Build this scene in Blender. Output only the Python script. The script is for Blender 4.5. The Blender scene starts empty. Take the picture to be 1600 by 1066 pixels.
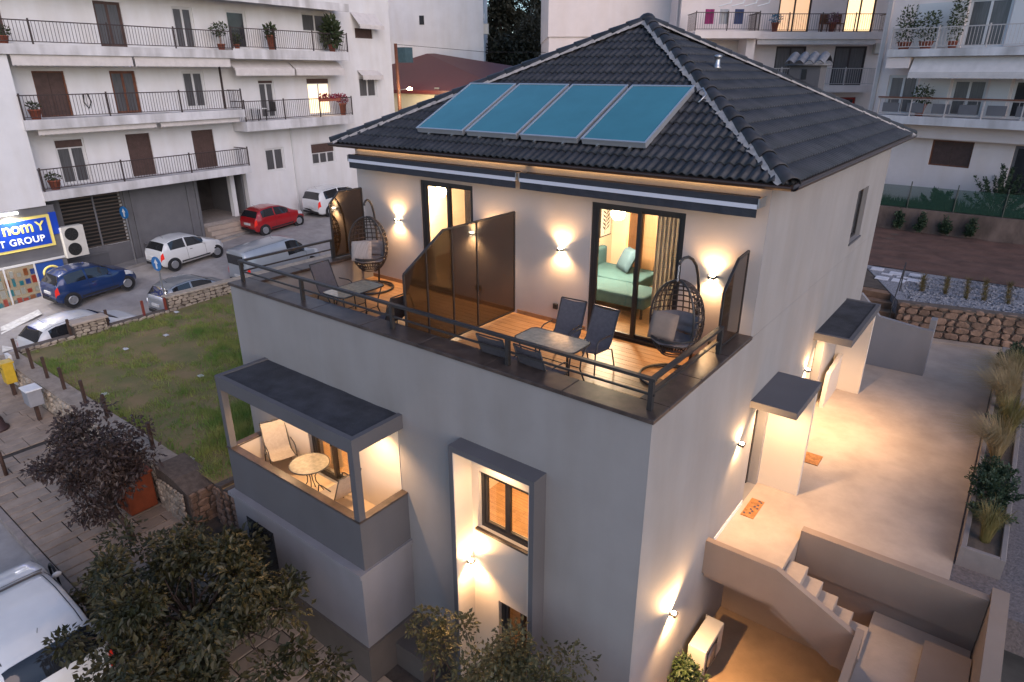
import bpy, bmesh, math, random
from mathutils import Matrix, Vector, noise as mnoise
from math import radians as R, sin, cos, pi
random.seed(7)
SC = bpy.context.scene
COL = SC.collection
# ------------------------------------------------------------------ camera
F_PX, PITCH, YAW = 1033.436, 0.386, 0.655
CAM = Vector((2.94, -6.616, 3.883))
cd = bpy.data.cameras.new('camera'); cam = bpy.data.objects.new('camera', cd); COL.objects.link(cam)
cam.location = CAM; cam.rotation_euler = (pi/2 - PITCH, 0, YAW)
cd.sensor_width = 36; cd.lens = F_PX/1600*36; cd.clip_start = .05; cd.clip_end = 2000
SC.camera = cam
# ------------------------------------------------------------------ sky and sun
SUN_AZ, SUN_EL = R(113), R(26)            # azimuth clockwise from +Y
w = bpy.data.worlds.new('World'); SC.world = w; w.use_nodes = True
nt = w.node_tree; bg = nt.nodes['Background']
sky = nt.nodes.new('ShaderNodeTexSky'); sky.sky_type = 'NISHITA'; sky.sun_disc = False
sky.sun_elevation = SUN_EL; sky.sun_rotation = SUN_AZ; sky.air_density = 1.0; sky.dust_density = .8; sky.ozone_density = 3.6
nt.links.new(sky.outputs[0], bg.inputs[0]); bg.inputs[1].default_value = .085
sl = bpy.data.lights.new('sun', 'SUN'); sl.energy = .62; sl.angle = R(50); sl.color = (1, .74, .66)
so = bpy.data.objects.new('sun', sl); COL.objects.link(so)
sd = Vector((sin(SUN_AZ)*cos(SUN_EL), cos(SUN_AZ)*cos(SUN_EL), sin(SUN_EL)))
so.rotation_euler = sd.to_track_quat('Z', 'Y').to_euler(); so.location = (30, 0, 30)
vs = SC.view_settings; vs.view_transform = 'Standard'; vs.look = 'None'; vs.exposure = 1.2; vs.gamma = 1; vs.use_curve_mapping = False
cy = SC.cycles; cy.use_denoising = True; cy.denoiser = 'OPENIMAGEDENOISE'
cy.max_bounces = 6; cy.diffuse_bounces = 3; cy.glossy_bounces = 3; cy.transmission_bounces = 4; cy.transparent_max_bounces = 12
cy.sample_clamp_indirect = 4; cy.caustics_reflective = False; cy.caustics_refractive = False
# ------------------------------------------------------------------ helpers
RT = Vector((cos(YAW), sin(YAW), 0)); FW0 = Vector((-sin(YAW), cos(YAW), 0)); UPZ = Vector((0, 0, 1))
FWD = FW0*cos(PITCH) - UPZ*sin(PITCH); CUP = FW0*sin(PITCH) + UPZ*cos(PITCH)
def ray(px, py): return FWD*F_PX + RT*(px-800) - CUP*(py-533)
def at(px, py, ax, val):
    "point of the world that lies on the plane ax = val and was surveyed at this spot of the picture"
    d = ray(px, py); i = 'XYZ'.index(ax); return CAM + d*((val-CAM[i])/d[i])
def g(x, y):                                   # pavement level
    s = min(1, max(0, (-12-x)/8)); return -6.4 + .035*min(24, max(0, -4.4-x)) + .065*min(45, max(0, y))*s
def sm(t): t = min(1, max(0, t)); return t*t*(3-2*t)
def groad(x, y): return g(x, y) - .12*min(1, max(0, (x+25)/1.5)) - .55*sm((x+29.2)/3.6)*sm((y+1)/2.5)*(x < -12)
WOFF = {}
def tag(o, label=None, cat=None, group=None, kind=None):
    if label: o['label'] = label
    if cat: o['category'] = cat
    if group: o['group'] = group
    if kind: o['kind'] = kind
    return o
def thing(name, label, cat, loc=(0, 0, 0), rz=0, group=None):
    o = bpy.data.objects.new(name, None); COL.objects.link(o); o.empty_display_size = .2
    o.location = loc; o.rotation_euler = (0, 0, rz); WOFF[o.name] = Vector(loc)
    return tag(o, label, cat, group)
def link(name, me, parent=None):
    o = bpy.data.objects.new(name, me); COL.objects.link(o); o.parent = parent; return o
class MB:
    def __init__(s): s.v = []; s.f = []; s.m = None
    def _p(s, p):
        p = Vector(p); s.v.append(s.m @ p if s.m else p); return len(s.v)-1
    def poly(s, pts): s.f.append([s._p(p) for p in pts]); return s
    def box(s, x0, x1, y0, y1, z0, z1):
        i = [s._p(p) for p in ((x0,y0,z0),(x1,y0,z0),(x1,y1,z0),(x0,y1,z0),(x0,y0,z1),(x1,y0,z1),(x1,y1,z1),(x0,y1,z1))]
        for q in ((0,3,2,1),(4,5,6,7),(0,1,5,4),(1,2,6,5),(2,3,7,6),(3,0,4,7)): s.f.append([i[k] for k in q])
        return s
    def cbox(s, x0, x1, y0, y1, z0, z1, c=.01):
        "box with chamfered top edge"
        lo = [(x0,y0,z0),(x1,y0,z0),(x1,y1,z0),(x0,y1,z0)]; mi = [(a,b,z1-c) for a,b,_ in lo]
        hi = [(x0+c,y0+c,z1),(x1-c,y0+c,z1),(x1-c,y1-c,z1),(x0+c,y1-c,z1)]
        i = [s._p(p) for p in lo+mi+hi]
        s.f.append([i[k] for k in (0,3,2,1)]); s.f.append(i[8:12])
        for a in range(4):
            b = (a+1)%4; s.f.append([i[a],i[b],i[4+b],i[4+a]]); s.f.append([i[4+a],i[4+b],i[8+b],i[8+a]])
        return s
    def prism(s, pts, vec):
        vec = Vector(vec); n = len(pts); a = [s._p(p) for p in pts]; b = [s._p(Vector(p)+vec) for p in pts]
        s.f.append(a[::-1]); s.f.append(b)
        for k in range(n): s.f.append([a[k], a[(k+1)%n], b[(k+1)%n], b[k]])
        return s
    def tube(s, path, r, n=6, closed=False):
        P = [Vector(p) for p in path]; rings = []; up = None; N = len(P)
        for k, p in enumerate(P):
            t = (P[(k+1)%N]-P[k-1]) if closed else (P[min(k+1, N-1)]-P[max(k-1, 0)])
            t.normalize()
            if up is None: up = Vector((0,0,1)) if abs(t.z) < .9 else Vector((1,0,0))
            a = t.cross(up).normalized(); b = a.cross(t).normalized(); up = b
            rr = r[k] if isinstance(r, (list, tuple)) else r
            rings.append([s._p(p + a*rr*cos(2*pi*j/n) + b*rr*sin(2*pi*j/n)) for j in range(n)])
        for k in range(N if closed else N-1):
            A, B = rings[k], rings[(k+1)%N]
            for j in range(n): s.f.append([A[j], A[(j+1)%n], B[(j+1)%n], B[j]])
        if not closed: s.f.append(rings[0][::-1]); s.f.append(rings[-1])
        return s
    def bar(s, p0, p1, wd, ht=None):
        "square bar"
        p0, p1 = Vector(p0), Vector(p1); t = (p1-p0).normalized(); ht = ht or wd
        up = Vector((0,0,1)) if abs(t.z) < .95 else Vector((1,0,0)); a = t.cross(up).normalized(); b = a.cross(t).normalized()
        q = [a*sx*wd/2+b*sy*ht/2 for sx, sy in ((-1,-1),(1,-1),(1,1),(-1,1))]
        i = [s._p(p0+k) for k in q]+[s._p(p1+k) for k in q]
        s.f += [[i[3],i[2],i[1],i[0]],[i[4],i[5],i[6],i[7]]]+[[i[k],i[(k+1)%4],i[4+(k+1)%4],i[4+k]] for k in range(4)]
        return s
    def lathe(s, prof, n=16, axis='Z', c=(0,0,0)):
        c = Vector(c); rings = []
        for r, h in prof:
            ring = []
            for j in range(n):
                a = 2*pi*j/n
                p = {'Z': (r*cos(a), r*sin(a), h), 'Y': (r*cos(a), h, r*sin(a)), 'X': (h, r*cos(a), r*sin(a))}[axis]
                ring.append(s._p(c+Vector(p)))
            rings.append(ring)
        for A, B in zip(rings, rings[1:]):
            for j in range(n): s.f.append([A[j], A[(j+1)%n], B[(j+1)%n], B[j]])
        s.f.append(rings[0][::-1]); s.f.append(rings[-1]); return s
    def grid(s, fn, nu, nv):
        i = [[s._p(fn(a/nu, b/nv)) for b in range(nv+1)] for a in range(nu+1)]
        for a in range(nu):
            for b in range(nv): s.f.append([i[a][b], i[a+1][b], i[a+1][b+1], i[a][b+1]])
        return s
    def mesh(s, name, mat, smooth=False, off=None):
        me = bpy.data.meshes.new(name)
        vv = [(v-off)[:] for v in s.v] if off else [v[:] for v in s.v]
        me.from_pydata(vv, [], s.f); me.materials.append(mat)
        if smooth: me.polygons.foreach_set('use_smooth', [True]*len(me.polygons))
        me.update(); return me
    def build(s, name, mat, parent=None, smooth=False, world=True, bevel=0):
        off = None
        if parent is not None and world:
            r = parent
            while r.parent: r = r.parent
            off = r.location.copy()
        me = s.mesh(name, mat, smooth, off)
        if smooth == 'auto':
            pass
        o = link(name, me, parent)
        if bevel:
            b = o.modifiers.new('bevel', 'BEVEL'); b.width = bevel; b.segments = 2; b.limit_method = 'ANGLE'
        return o
def one(name, mb, mat, label, cat, group=None, smooth=False, kind=None):
    return tag(mb.build(name, mat, None, smooth), label, cat, group, kind)
def struct(name, mb, mat, smooth=False): return tag(mb.build(name, mat, None, smooth), kind='structure')
def copy_tree(o, parent=None):
    c = o.copy(); COL.objects.link(c); c.parent = parent
    for ch in [k for k in o.children]: copy_tree(ch, c)
    return c
def wallholes(mb, u0, u1, z0, z1, holes, put):
    "fill the rectangle u0..u1, z0..z1 with boxes round the holes; put(mb,u0,u1,z0,z1) lays one box"
    us = sorted({u0, u1, *[h[0] for h in holes], *[h[1] for h in holes]})
    for a, b in zip(us, us[1:]):
        hs = sorted([(h[2], h[3]) for h in holes if h[0] <= a+1e-6 and h[1] >= b-1e-6])
        z = z0
        for c, d in hs:
            if c > z+1e-6: put(mb, a, b, z, c)
            z = max(z, d)
        if z < z1-1e-6: put(mb, a, b, z, z1)
# ------------------------------------------------------------------ materials
def M(name, col, rough=.7, metal=0., var=0., vscale=3., bump=0., bscale=40., rnd=0., spec=.5, emit=None, es=0., coat=0., detail=6, coord='W', col2=None, stretch=None, wet=None):
    m = bpy.data.materials.new(name); m.use_nodes = True; n = m.node_tree.nodes; L = m.node_tree.links; b = n['Principled BSDF']
    b.inputs['Base Color'].default_value = (*col, 1); b.inputs['Roughness'].default_value = rough; b.inputs['Metallic'].default_value = metal
    b.inputs['Specular IOR Level'].default_value = spec; b.inputs['Coat Weight'].default_value = coat
    if emit: b.inputs['Emission Color'].default_value = (*emit, 1); b.inputs['Emission Strength'].default_value = es
    src = None
    if coord == 'W': src = n.new('ShaderNodeNewGeometry').outputs['Position']
    else: src = n.new('ShaderNodeTexCoord').outputs['Object']
    if stretch:
        mp = n.new('ShaderNodeMapping'); mp.inputs['Scale'].default_value = stretch; L.new(src, mp.inputs[0]); src = mp.outputs[0]
    out = None
    if var or col2:
        t = n.new('ShaderNodeTexNoise'); t.inputs['Scale'].default_value = vscale; t.inputs['Detail'].default_value = detail; t.inputs['Roughness'].default_value = .62; L.new(src, t.inputs['Vector'])
        rp = n.new('ShaderNodeValToRGB'); rp.color_ramp.elements[0].position = .32; rp.color_ramp.elements[1].position = .68
        a = col2 or tuple(min(1, c*(1+var)) for c in col); z = col if col2 else tuple(c*(1-var) for c in col)
        rp.color_ramp.elements[0].color = (*z, 1); rp.color_ramp.elements[1].color = (*a, 1)
        L.new(t.outputs['Fac'], rp.inputs[0]); out = rp.outputs[0]
    if rnd:
        oi = n.new('ShaderNodeObjectInfo'); mr = n.new('ShaderNodeMapRange'); mr.inputs[3].default_value = 1-rnd; mr.inputs[4].default_value = 1+rnd
        L.new(oi.outputs['Random'], mr.inputs[0]); hs = n.new('ShaderNodeHueSaturation')
        if out: L.new(out, hs.inputs['Color'])
        else: hs.inputs['Color'].default_value = (*col, 1)
        L.new(mr.outputs[0], hs.inputs['Value']); out = hs.outputs[0]
    if out: L.new(out, b.inputs['Base Color'])
    if wet:
        t3 = n.new('ShaderNodeTexNoise'); t3.inputs['Scale'].default_value = wet; L.new(src, t3.inputs['Vector'])
        m3 = n.new('ShaderNodeMapRange'); m3.inputs[3].default_value = rough*.6; m3.inputs[4].default_value = min(1, rough*1.3); L.new(t3.outputs['Fac'], m3.inputs[0]); L.new(m3.outputs[0], b.inputs['Roughness'])
    if bump:
        t2 = n.new('ShaderNodeTexNoise'); t2.inputs['Scale'].default_value = bscale; t2.inputs['Detail'].default_value = 5; L.new(src, t2.inputs['Vector'])
        bp = n.new('ShaderNodeBump'); bp.inputs['Strength'].default_value = bump; bp.inputs['Distance'].default_value = .02; L.new(t2.outputs['Fac'], bp.inputs['Height']); L.new(bp.outputs[0], b.inputs['Normal'])
    return m
def plaster(name, col, streak=.12, var=.06, rough=.85):
    "painted render with faint patches, runs under edges and a fine grain"
    m = M(name, col, rough, var=var, vscale=.8, bump=.12, bscale=55); n = m.node_tree.nodes; L = m.node_tree.links; b = n['Principled BSDF']
    old = b.inputs['Base Color'].links[0].from_socket
    ge = n.new('ShaderNodeNewGeometry'); mp = n.new('ShaderNodeMapping'); mp.inputs['Scale'].default_value = (.9, .9, .16); L.new(ge.outputs['Position'], mp.inputs[0])
    t = n.new('ShaderNodeTexNoise'); t.inputs['Scale'].default_value = 1.6; t.inputs['Detail'].default_value = 7; L.new(mp.outputs[0], t.inputs['Vector'])
    rp = n.new('ShaderNodeValToRGB'); rp.color_ramp.elements[0].position = .3; rp.color_ramp.elements[1].position = .62
    d = 1-streak; rp.color_ramp.elements[0].color = (d, d*.98, d*.95, 1); rp.color_ramp.elements[1].color = (1, 1, 1, 1); L.new(t.outputs['Fac'], rp.inputs[0])
    mx = n.new('ShaderNodeMix'); mx.data_type = 'RGBA'; mx.blend_type = 'MULTIPLY'; mx.inputs['Factor'].default_value = 1
    L.new(old, mx.inputs['A']); L.new(rp.outputs[0], mx.inputs['B']); L.new(mx.outputs['Result'], b.inputs['Base Color'])
    return m
def planks(name, c1, c2, width=.12, rough=.35, axis='X'):
    "boards: colour per board, fine grain along them"
    m = M(name, c1, rough); n = m.node_tree.nodes; L = m.node_tree.links; b = n['Principled BSDF']
    ge = n.new('ShaderNodeNewGeometry'); br = n.new('ShaderNodeTexBrick')
    mp = n.new('ShaderNodeMapping')
    if axis == 'Y': mp.inputs['Rotation'].default_value = (0, 0, pi/2)
    L.new(ge.outputs['Position'], mp.inputs[0]); L.new(mp.outputs[0], br.inputs['Vector'])
    br.inputs['Scale'].default_value = 1; br.inputs['Brick Width'].default_value = 1.2; br.inputs['Row Height'].default_value = width; br.inputs['Mortar Size'].default_value = .003
    br.inputs['Color1'].default_value = (*c1, 1); br.inputs['Color2'].default_value = (*c2, 1); br.inputs['Mortar'].default_value = (*[k*.35 for k in c1], 1); br.inputs['Bias'].default_value = 0
    t = n.new('ShaderNodeTexNoise'); t.inputs['Scale'].default_value = 6; t.inputs['Detail'].default_value = 8
    m2 = n.new('ShaderNodeMapping'); m2.inputs['Scale'].default_value = (.6, 9, 1); L.new(mp.outputs[0], m2.inputs[0]); L.new(m2.outputs[0], t.inputs['Vector'])
    rp = n.new('ShaderNodeValToRGB'); rp.color_ramp.elements[0].color = (.72, .70, .68, 1); rp.color_ramp.elements[1].color = (1.12, 1.1, 1.08, 1); rp.color_ramp.elements[0].position = .35; rp.color_ramp.elements[1].position = .65
    L.new(t.outputs['Fac'], rp.inputs[0]); mx = n.new('ShaderNodeMix'); mx.data_type = 'RGBA'; mx.blend_type = 'MULTIPLY'; mx.inputs['Factor'].default_value = 1
    L.new(br.outputs['Color'], mx.inputs['A']); L.new(rp.outputs[0], mx.inputs['B']); L.new(mx.outputs['Result'], b.inputs['Base Color'])
    return m
def glass(name, tint=(.9, .92, .92), refl=.08, rough=.02):
    m = bpy.data.materials.new(name); m.use_nodes = True; n = m.node_tree.nodes; L = m.node_tree.links; n.remove(n['Principled BSDF'])
    tr = n.new('ShaderNodeBsdfTransparent'); tr.inputs[0].default_value = (*tint, 1); gl = n.new('ShaderNodeBsdfGlossy'); gl.inputs['Roughness'].default_value = rough
    lw = n.new('ShaderNodeLayerWeight'); lw.inputs[0].default_value = .5; pw_ = n.new('ShaderNodeMath'); pw_.operation = 'POWER'; pw_.inputs[1].default_value = 4; L.new(lw.outputs['Facing'], pw_.inputs[0])
    ad = n.new('ShaderNodeMath'); ad.operation = 'MULTIPLY_ADD'; ad.inputs[1].default_value = .8*(refl > 0); ad.inputs[2].default_value = refl*.5; ad.use_clamp = True
    L.new(pw_.outputs[0], ad.inputs[0]); mx = n.new('ShaderNodeMixShader'); L.new(ad.outputs[0], mx.inputs[0]); L.new(tr.outputs[0], mx.inputs[1]); L.new(gl.outputs[0], mx.inputs[2])
    L.new(mx.outputs[0], n['Material Output'].inputs[0]); return m
def leafmat(name, c1, c2, scale=2.5, rough=.6, trans=.25):
    m = M(name, c1, rough, col2=c2, vscale=scale, detail=3); n = m.node_tree.nodes; L = m.node_tree.links; b = n['Principled BSDF']
    d = n.new('ShaderNodeBsdfTranslucent'); mx = n.new('ShaderNodeMixShader'); mx.inputs[0].default_value = trans
    L.new(b.inputs['Base Color'].links[0].from_socket, d.inputs[0]); L.new(b.outputs[0], mx.inputs[1]); L.new(d.outputs[0], mx.inputs[2]); L.new(mx.outputs[0], n['Material Output'].inputs[0]); return m
def emat(name, col, s): return M(name, (.8, .8, .8), emit=col, es=s)
WARM = (1, .60, .30)
m_house = plaster('house_render', (.285, .272, .268), .11, .06)
m_cream = plaster('cream_render', (.58, .52, .45), .02, .03)
m_upper = plaster('upper_render', (.46, .42, .40), .03, .05)
m_plinth = M('plinth_paint', (.095, .08, .07), .8, var=.12, vscale=1.5, bump=.2, bscale=30)
m_dkgrey = plaster('grey_paint', (.105, .103, .112), .08, .06, .7)
m_midgrey = plaster('mid_grey_paint', (.215, .21, .225), .10, .06, .75)
m_memb = M('roof_membrane', (.035, .037, .045), .85, var=.4, vscale=2.5, bump=.4, bscale=60)
m_marble = M('dark_marble', (.062, .045, .037), .34, var=.5, vscale=4, detail=10)
m_deck = planks('oak_deck', (.46, .26, .12), (.40, .215, .095), .14, .42)
m_frame = M('dark_frame', (.030, .027, .026), .4, var=.15, vscale=8)
m_rail = M('rail_paint', (.030, .027, .026), .45, var=.2, vscale=6)
m_glass = glass('door_glass')
m_dwin = M('dark_window', (.035, .037, .042), .08, spec=.7, var=.4, vscale=.6)
m_tile = M('roof_tile', (.027, .027, .031), .45, var=.5, vscale=3, bump=.15, bscale=80, rnd=.22)
m_mortar = M('mortar', (.38, .345, .32), .9, var=.25, vscale=9, bump=.5, bscale=30)
m_white = M('white_paint', (.75, .75, .75), .5, var=.05, vscale=3)
m_metal = M('grey_metal', (.45, .46, .48), .35, metal=.8, var=.1, vscale=6)
m_black = M('black_plastic', (.02, .02, .02), .5)
# ------------------------------------------------------------------ the setting: ground
W, D, L = 9.25, 3.45, 13.0          # house width, terrace depth, house length
FLOOR, YARD, PATIO = -.63, -3.75, -6.0
m_asph = M('asphalt', (.34, .315, .30), .85, var=.2, vscale=1.3, bump=.3, bscale=70, detail=9)
m_earth = M('earth', (.09, .07, .055), .95, var=.3, vscale=2, bump=.5, bscale=15)
xs = [-260,-160,-110,-80,-60,-50,-44,-40,-36,-32,-30,-28,-26,-25,-24.5,-24,-23.5,-23,-20,-18,-16,-14,-12,-9,-4.4,0,6,20,60,160]
ys = [-120,-60,-30,-20,-14,-10,-6,-3.9,-2,0,2,4,6,9,12,15,18,22,26,30,36,45,60,90,150,300]
mb = MB()
for a in xs:
    for b in ys: mb._p((a, b, groad(a, b)-.02))
nb = len(ys)
for i in range(len(xs)-1):
    for j in range(nb-1): mb.f.append([i*nb+j, (i+1)*nb+j, (i+1)*nb+j+1, i*nb+j+1])
struct('road', mb, m_asph, True)
# pavement of the front street: kerb stones and slabs as single pieces
m_slab = M('pavement_slab', (.30, .232, .18), .82, var=.16, vscale=3, bump=.25, bscale=45, rnd=.16)
m_joint = M('pavement_bed', (.055, .045, .038), .95, var=.3, vscale=8, bump=.4, bscale=40)
m_kerb = M('kerb_stone', (.30, .25, .22), .8, var=.18, vscale=4, bump=.3, bscale=40, rnd=.08)
mb = MB(); ex = [-24.4, -20, -12, -4.4, 4]
for a, b in zip(ex, ex[1:]):
    mb.prism([(a,-3.55,g(a,0)-.035),(b,-3.55,g(b,0)-.035),(b,-3.55,-7.2),(a,-3.55,-7.2)][::-1], (0, 3.6, 0))
pv = struct('pavement', mb, m_joint)
def piece(name, parent, mat, loc, size, slope=0, cache={}):
    k = (name, tuple(round(s, 3) for s in size), mat.name)
    if k not in cache: cache[k] = MB().cbox(0, size[0], 0, size[1], -size[2], 0, min(.012, size[2]*.4)).mesh(name, mat)
    o = link(name, cache[k], parent); o.location = loc; o.rotation_euler = (0, slope, 0); return o
sl = math.atan(.035)
n = 0
for i in range(32):
    x = -24.4 + i*.9
    piece('kerb_stone', pv, m_kerb, (x, -3.72, g(x, 0)+.004), (.888, .17, .3), sl if x < -4.4 else 0)
random.seed(3)
rows = 0; x = -17.6
while x < -3.0:
    w_ = random.choice((.26, .30, .34, .38)); y = -3.53; first = True
    while y < -1.02:
        ln = random.choice((.55, .8, 1.05)) if not first else random.choice((.4, .7, 1.0)); first = False
        ln = min(ln, -.92-y)
        if n < 300: piece('slab', pv, m_slab, (x+.006, y+.006, g(x, 0)+random.uniform(-.004, .003)), (w_-.026, ln-.026, .03), sl if x < -4.4 else 0); n += 1
        y += ln
    x += w_
mb = MB(); random.seed(4)
x = -24.3
while x < -17.9:
    w_ = random.choice((.3, .36)); y = -3.53
    while y < -1.0:
        ln = min(random.choice((.6, .9, 1.1)), -.92-y); z = g(x, 0)-.002
        mb.m = Matrix.Translation((x, y, z)) @ Matrix.Rotation(sl, 4, 'Y'); mb.cbox(0, w_-.014, 0, ln-.014, -.03, 0, .008); mb.m = None; y += ln
    x += w_
tag(mb.build('slab', m_slab, pv), kind='stuff')
# painted stripes of the crossing
m_paint = M('road_paint', (.62, .61, .58), .7, var=.22, vscale=6)
mb = MB()
for (a, b, c, d) in (((0,508),(60,486),(66,491),(0,516)), ((0,528),(40,512),(48,518),(0,540)), ((0,557),(22,548),(26,556),(0,570)), ((75,521),(95,511),(99,514),(80,524))):
    q = []
    for p in (a, b, c, d):
        P = at(p[0], p[1], 'Z', -5.5); q.append((P.x, P.y, groad(P.x, P.y)-.012))
    mb.poly(q)
struct('road_marking', mb, m_paint)
# far pavement in front of the apartment block
FA = R(5); KB = 1.074; P0 = Vector((-32.38, 8.19, 0)); DR = Vector((-sin(FA), cos(FA), 0)); NR = Vector((cos(FA), sin(FA), 0))
def fp(u, n, z): return P0 + DR*u + NR*n + Vector((0, 0, z))
mb = MB()
for u0 in range(-14, 34, 2):
    A, B = fp(u0, 0, 0), fp(u0, 1.0, 0); C_, D_ = fp(u0+2, 1.0, 0), fp(u0+2, 0, 0)
    q = [(p.x, p.y, g(p.x, p.y)+.12) for p in (A, B, C_, D_)]
    mb.prism(q, (0, 0, -.5))
struct('pavement', mb, M('far_pavement', (.26, .25, .24), .85, var=.2, vscale=2))
# ------------------------------------------------------------------ the house
house = thing('house', 'two storey grey house with dark hip roof and open terrace', 'house', (-4.6, 6, -6.6))
NX0, NX1 = -3.06, -1.61           # tall framed niche
def fy(y0, y1): return lambda m, a, b, c, d: m.box(a, b, y0, y1, c, d)
mb = MB()
# front wall with the niche and the balcony door
wallholes(mb, -W, 0, -7.4, -.06, [(NX0, NX1, -7.4, -1.46), (-7.22, -6.0, -3.62, -1.75)], fy(0, .3))
# left wall, right wall of the lower storeys
mb.box(-W, -W+.3, .3, L, -7.4, -.06)
rx = lambda m, a, b, c, d: m.box(-.3, 0, a, b, c, d)
wallholes(mb, .3, L, -7.4, -.06, [(4.42, 5.2, YARD, -1.75), (8.35, 9.3, YARD, -1.75)], rx)
mb.box(-W+.3, -.3, L-.3, L, -7.4, -.06)
mb.build('lower_wall', m_house, house)
# upper storey
UD = [(-3.03, -1.28, FLOOR, 1.79), (-7.25, -5.78, FLOOR, 1.79)]
mb = MB(); wallholes(mb, -W+.003, -.003, FLOOR, 2.36, UD, fy(D, D+.25)); mb.build('terrace_wall', m_upper, house)
mb = MB()
wallholes(mb, D+.25, L, -.057, 2.36, [(9.85, 10.95, .25, 1.43)], lambda m, a, b, c, d: m.box(-.3, 0, a, b, c, d))
mb.box(-.3, -.003, D+.003, D+.25, -.057, -.05)
mb.box(-W, -W+.3, D+.25, L, -.057, 2.36); mb.box(-W+.3, -.3, L-.3, L, -.057, 2.36)
mb.build('upper_wall', m_house, house)
MB().box(-.003, 0, D+.001, D+.249, -.049, 2.36).build('corner_render', m_house, house); MB().box(-W, -W+.003, D+.001, D+.249, -.049, 2.36).build('corner_render', m_house, house)
# terrace floor, boards; parapet inside faces; coping stones
dk = MB().box(-W+.3, -.3, .3, D, FLOOR-.25, FLOOR-.03).build('terrace_slab', m_plinth, house)
bi = 0; y = .302
bd = {}
random.seed(5)
while y < D-.01:
    x = -W+.302; k = 0
    while x < -.305:
        ln = min(2.2 if (k or bi % 2) else 1.1, -.304-x); wd = min(.155, D-y-.002)
        kk = (round(ln, 2), round(wd, 3))
        if kk not in bd: bd[kk] = MB().box(0, ln-.004, 0, wd-.004, -.028, 0).mesh('deck_board', None)
        x0 = x; x += ln; k += 1
        bd.setdefault('list', []).append((kk, x0, y))
    y += .158; bi += 1
m_board = M('deck_board', (.44, .245, .11), .40, var=.22, vscale=3.2, rnd=.14, stretch=(.5, 8, 1))
for kk, x0, y0 in bd['list']:
    me = bd[kk]
    if me.materials[0] is None: me.materials[0] = m_board
    o = link('deck_board', me, house); o.location = Vector((x0, y0, FLOOR)) - house.location
sk = [(-W+.3, -7.27), (-5.76, -4.75), (-4.65, -3.05), (-1.26, -.3)]
m_skirt = M('skirting', (.30, .17, .085), .5, var=.2, vscale=5)
for a, b in sk: MB().box(a, b, D-.014, D-.001, FLOOR+.001, FLOOR+.085).build('skirting', m_skirt, house)
copn = []
x = -W-.03
for i in range(7):
    ln = (W+.06)/7; copn.append((x+.003, x+ln-.003, -.03, .42)); x += ln
for (a, b, c, d) in copn:
    MB().cbox(a, b, c, d, -.056, 0, .008).build('coping_stone', m_marble, house)
for i in range(3):
    c = .423 + i*(D-.425)/3; d = c+(D-.425)/3-.004
    MB().cbox(-.40, .03, c, d, -.056, 0, .008).build('coping_stone', m_marble, house)
    MB().cbox(-W-.03, -W+.40, c, d, -.056, 0, .008).build('coping_stone', m_marble, house)
MB().box(-W+.301, -.301, .301, .318, FLOOR, -.058).build('parapet_lining', m_marble, house)
# ceilings, eaves
EL, ER, EF, EB, EZ = -W-.35, .32, 3.15, 13.3, 2.36
AX, AY, AZ = -4.65, 8.23, 4.87
m_soff = M('soffit_wood', (.42, .27, .15), .6, var=.2, vscale=3)
mb = MB()
mb.box(EL+.02, ER-.02, EF+.02, EB-.02, EZ+.005, EZ+.05)
mb.build('soffit', m_soff, house)
m_led = emat('led_strip', (1, .56, .22), 2.2)
for a_, b_ in ((-W+.1, -4.5), (-4.3, -.15)): MB().box(a_, b_, D-.05, D-.03, 2.30, 2.32).build('led_strip', m_led, house)
m_gut = M('gutter', (.05, .032, .026), .35, var=.2, vscale=5)
gt = MB()
def gutter(p, q, out):
    p, q, out = Vector(p), Vector(q), Vector(out); r = .065
    n_ = 7; rows = [[], []]
    for e, P in enumerate((p, q)):
        for j in range(n_):
            a = pi*j/(n_-1); rows[e].append(gt._p(P + out*(r-r*cos(a)) + Vector((0,0,-r*sin(a)*1.1))))
        for j in range(n_-1, -1, -1):
            a = pi*j/(n_-1); rows[e].append(gt._p(P + out*(r-(r-.01)*cos(a)) + Vector((0,0,-(r-.01)*sin(a)*1.1+.002))))
    for j in range(2*n_): gt.f.append([rows[0][j], rows[0][(j+1)%(2*n_)], rows[1][(j+1)%(2*n_)], rows[1][j]])
gutter((EL-.05, EF-.002, EZ+.06), (ER+.05, EF-.002, EZ+.06), (0, -1, 0))
gutter((ER+.002, EF-.05, EZ+.06), (ER+.002, EB+.05, EZ+.06), (1, 0, 0))
roof = MB()
for P in [((EL,EF),(ER,EF)), ((ER,EF),(ER,EB)), ((ER,EB),(EL,EB)), ((EL,EB),(EL,EF))]:
    (a, b), (c, d) = P; roof.poly([(a,b,EZ+.052),(c,d,EZ+.052),(AX,AY,AZ-.02)])
roof = roof.build('roof', m_memb, house)
gt.build('gutter', m_gut, roof, True)
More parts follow.
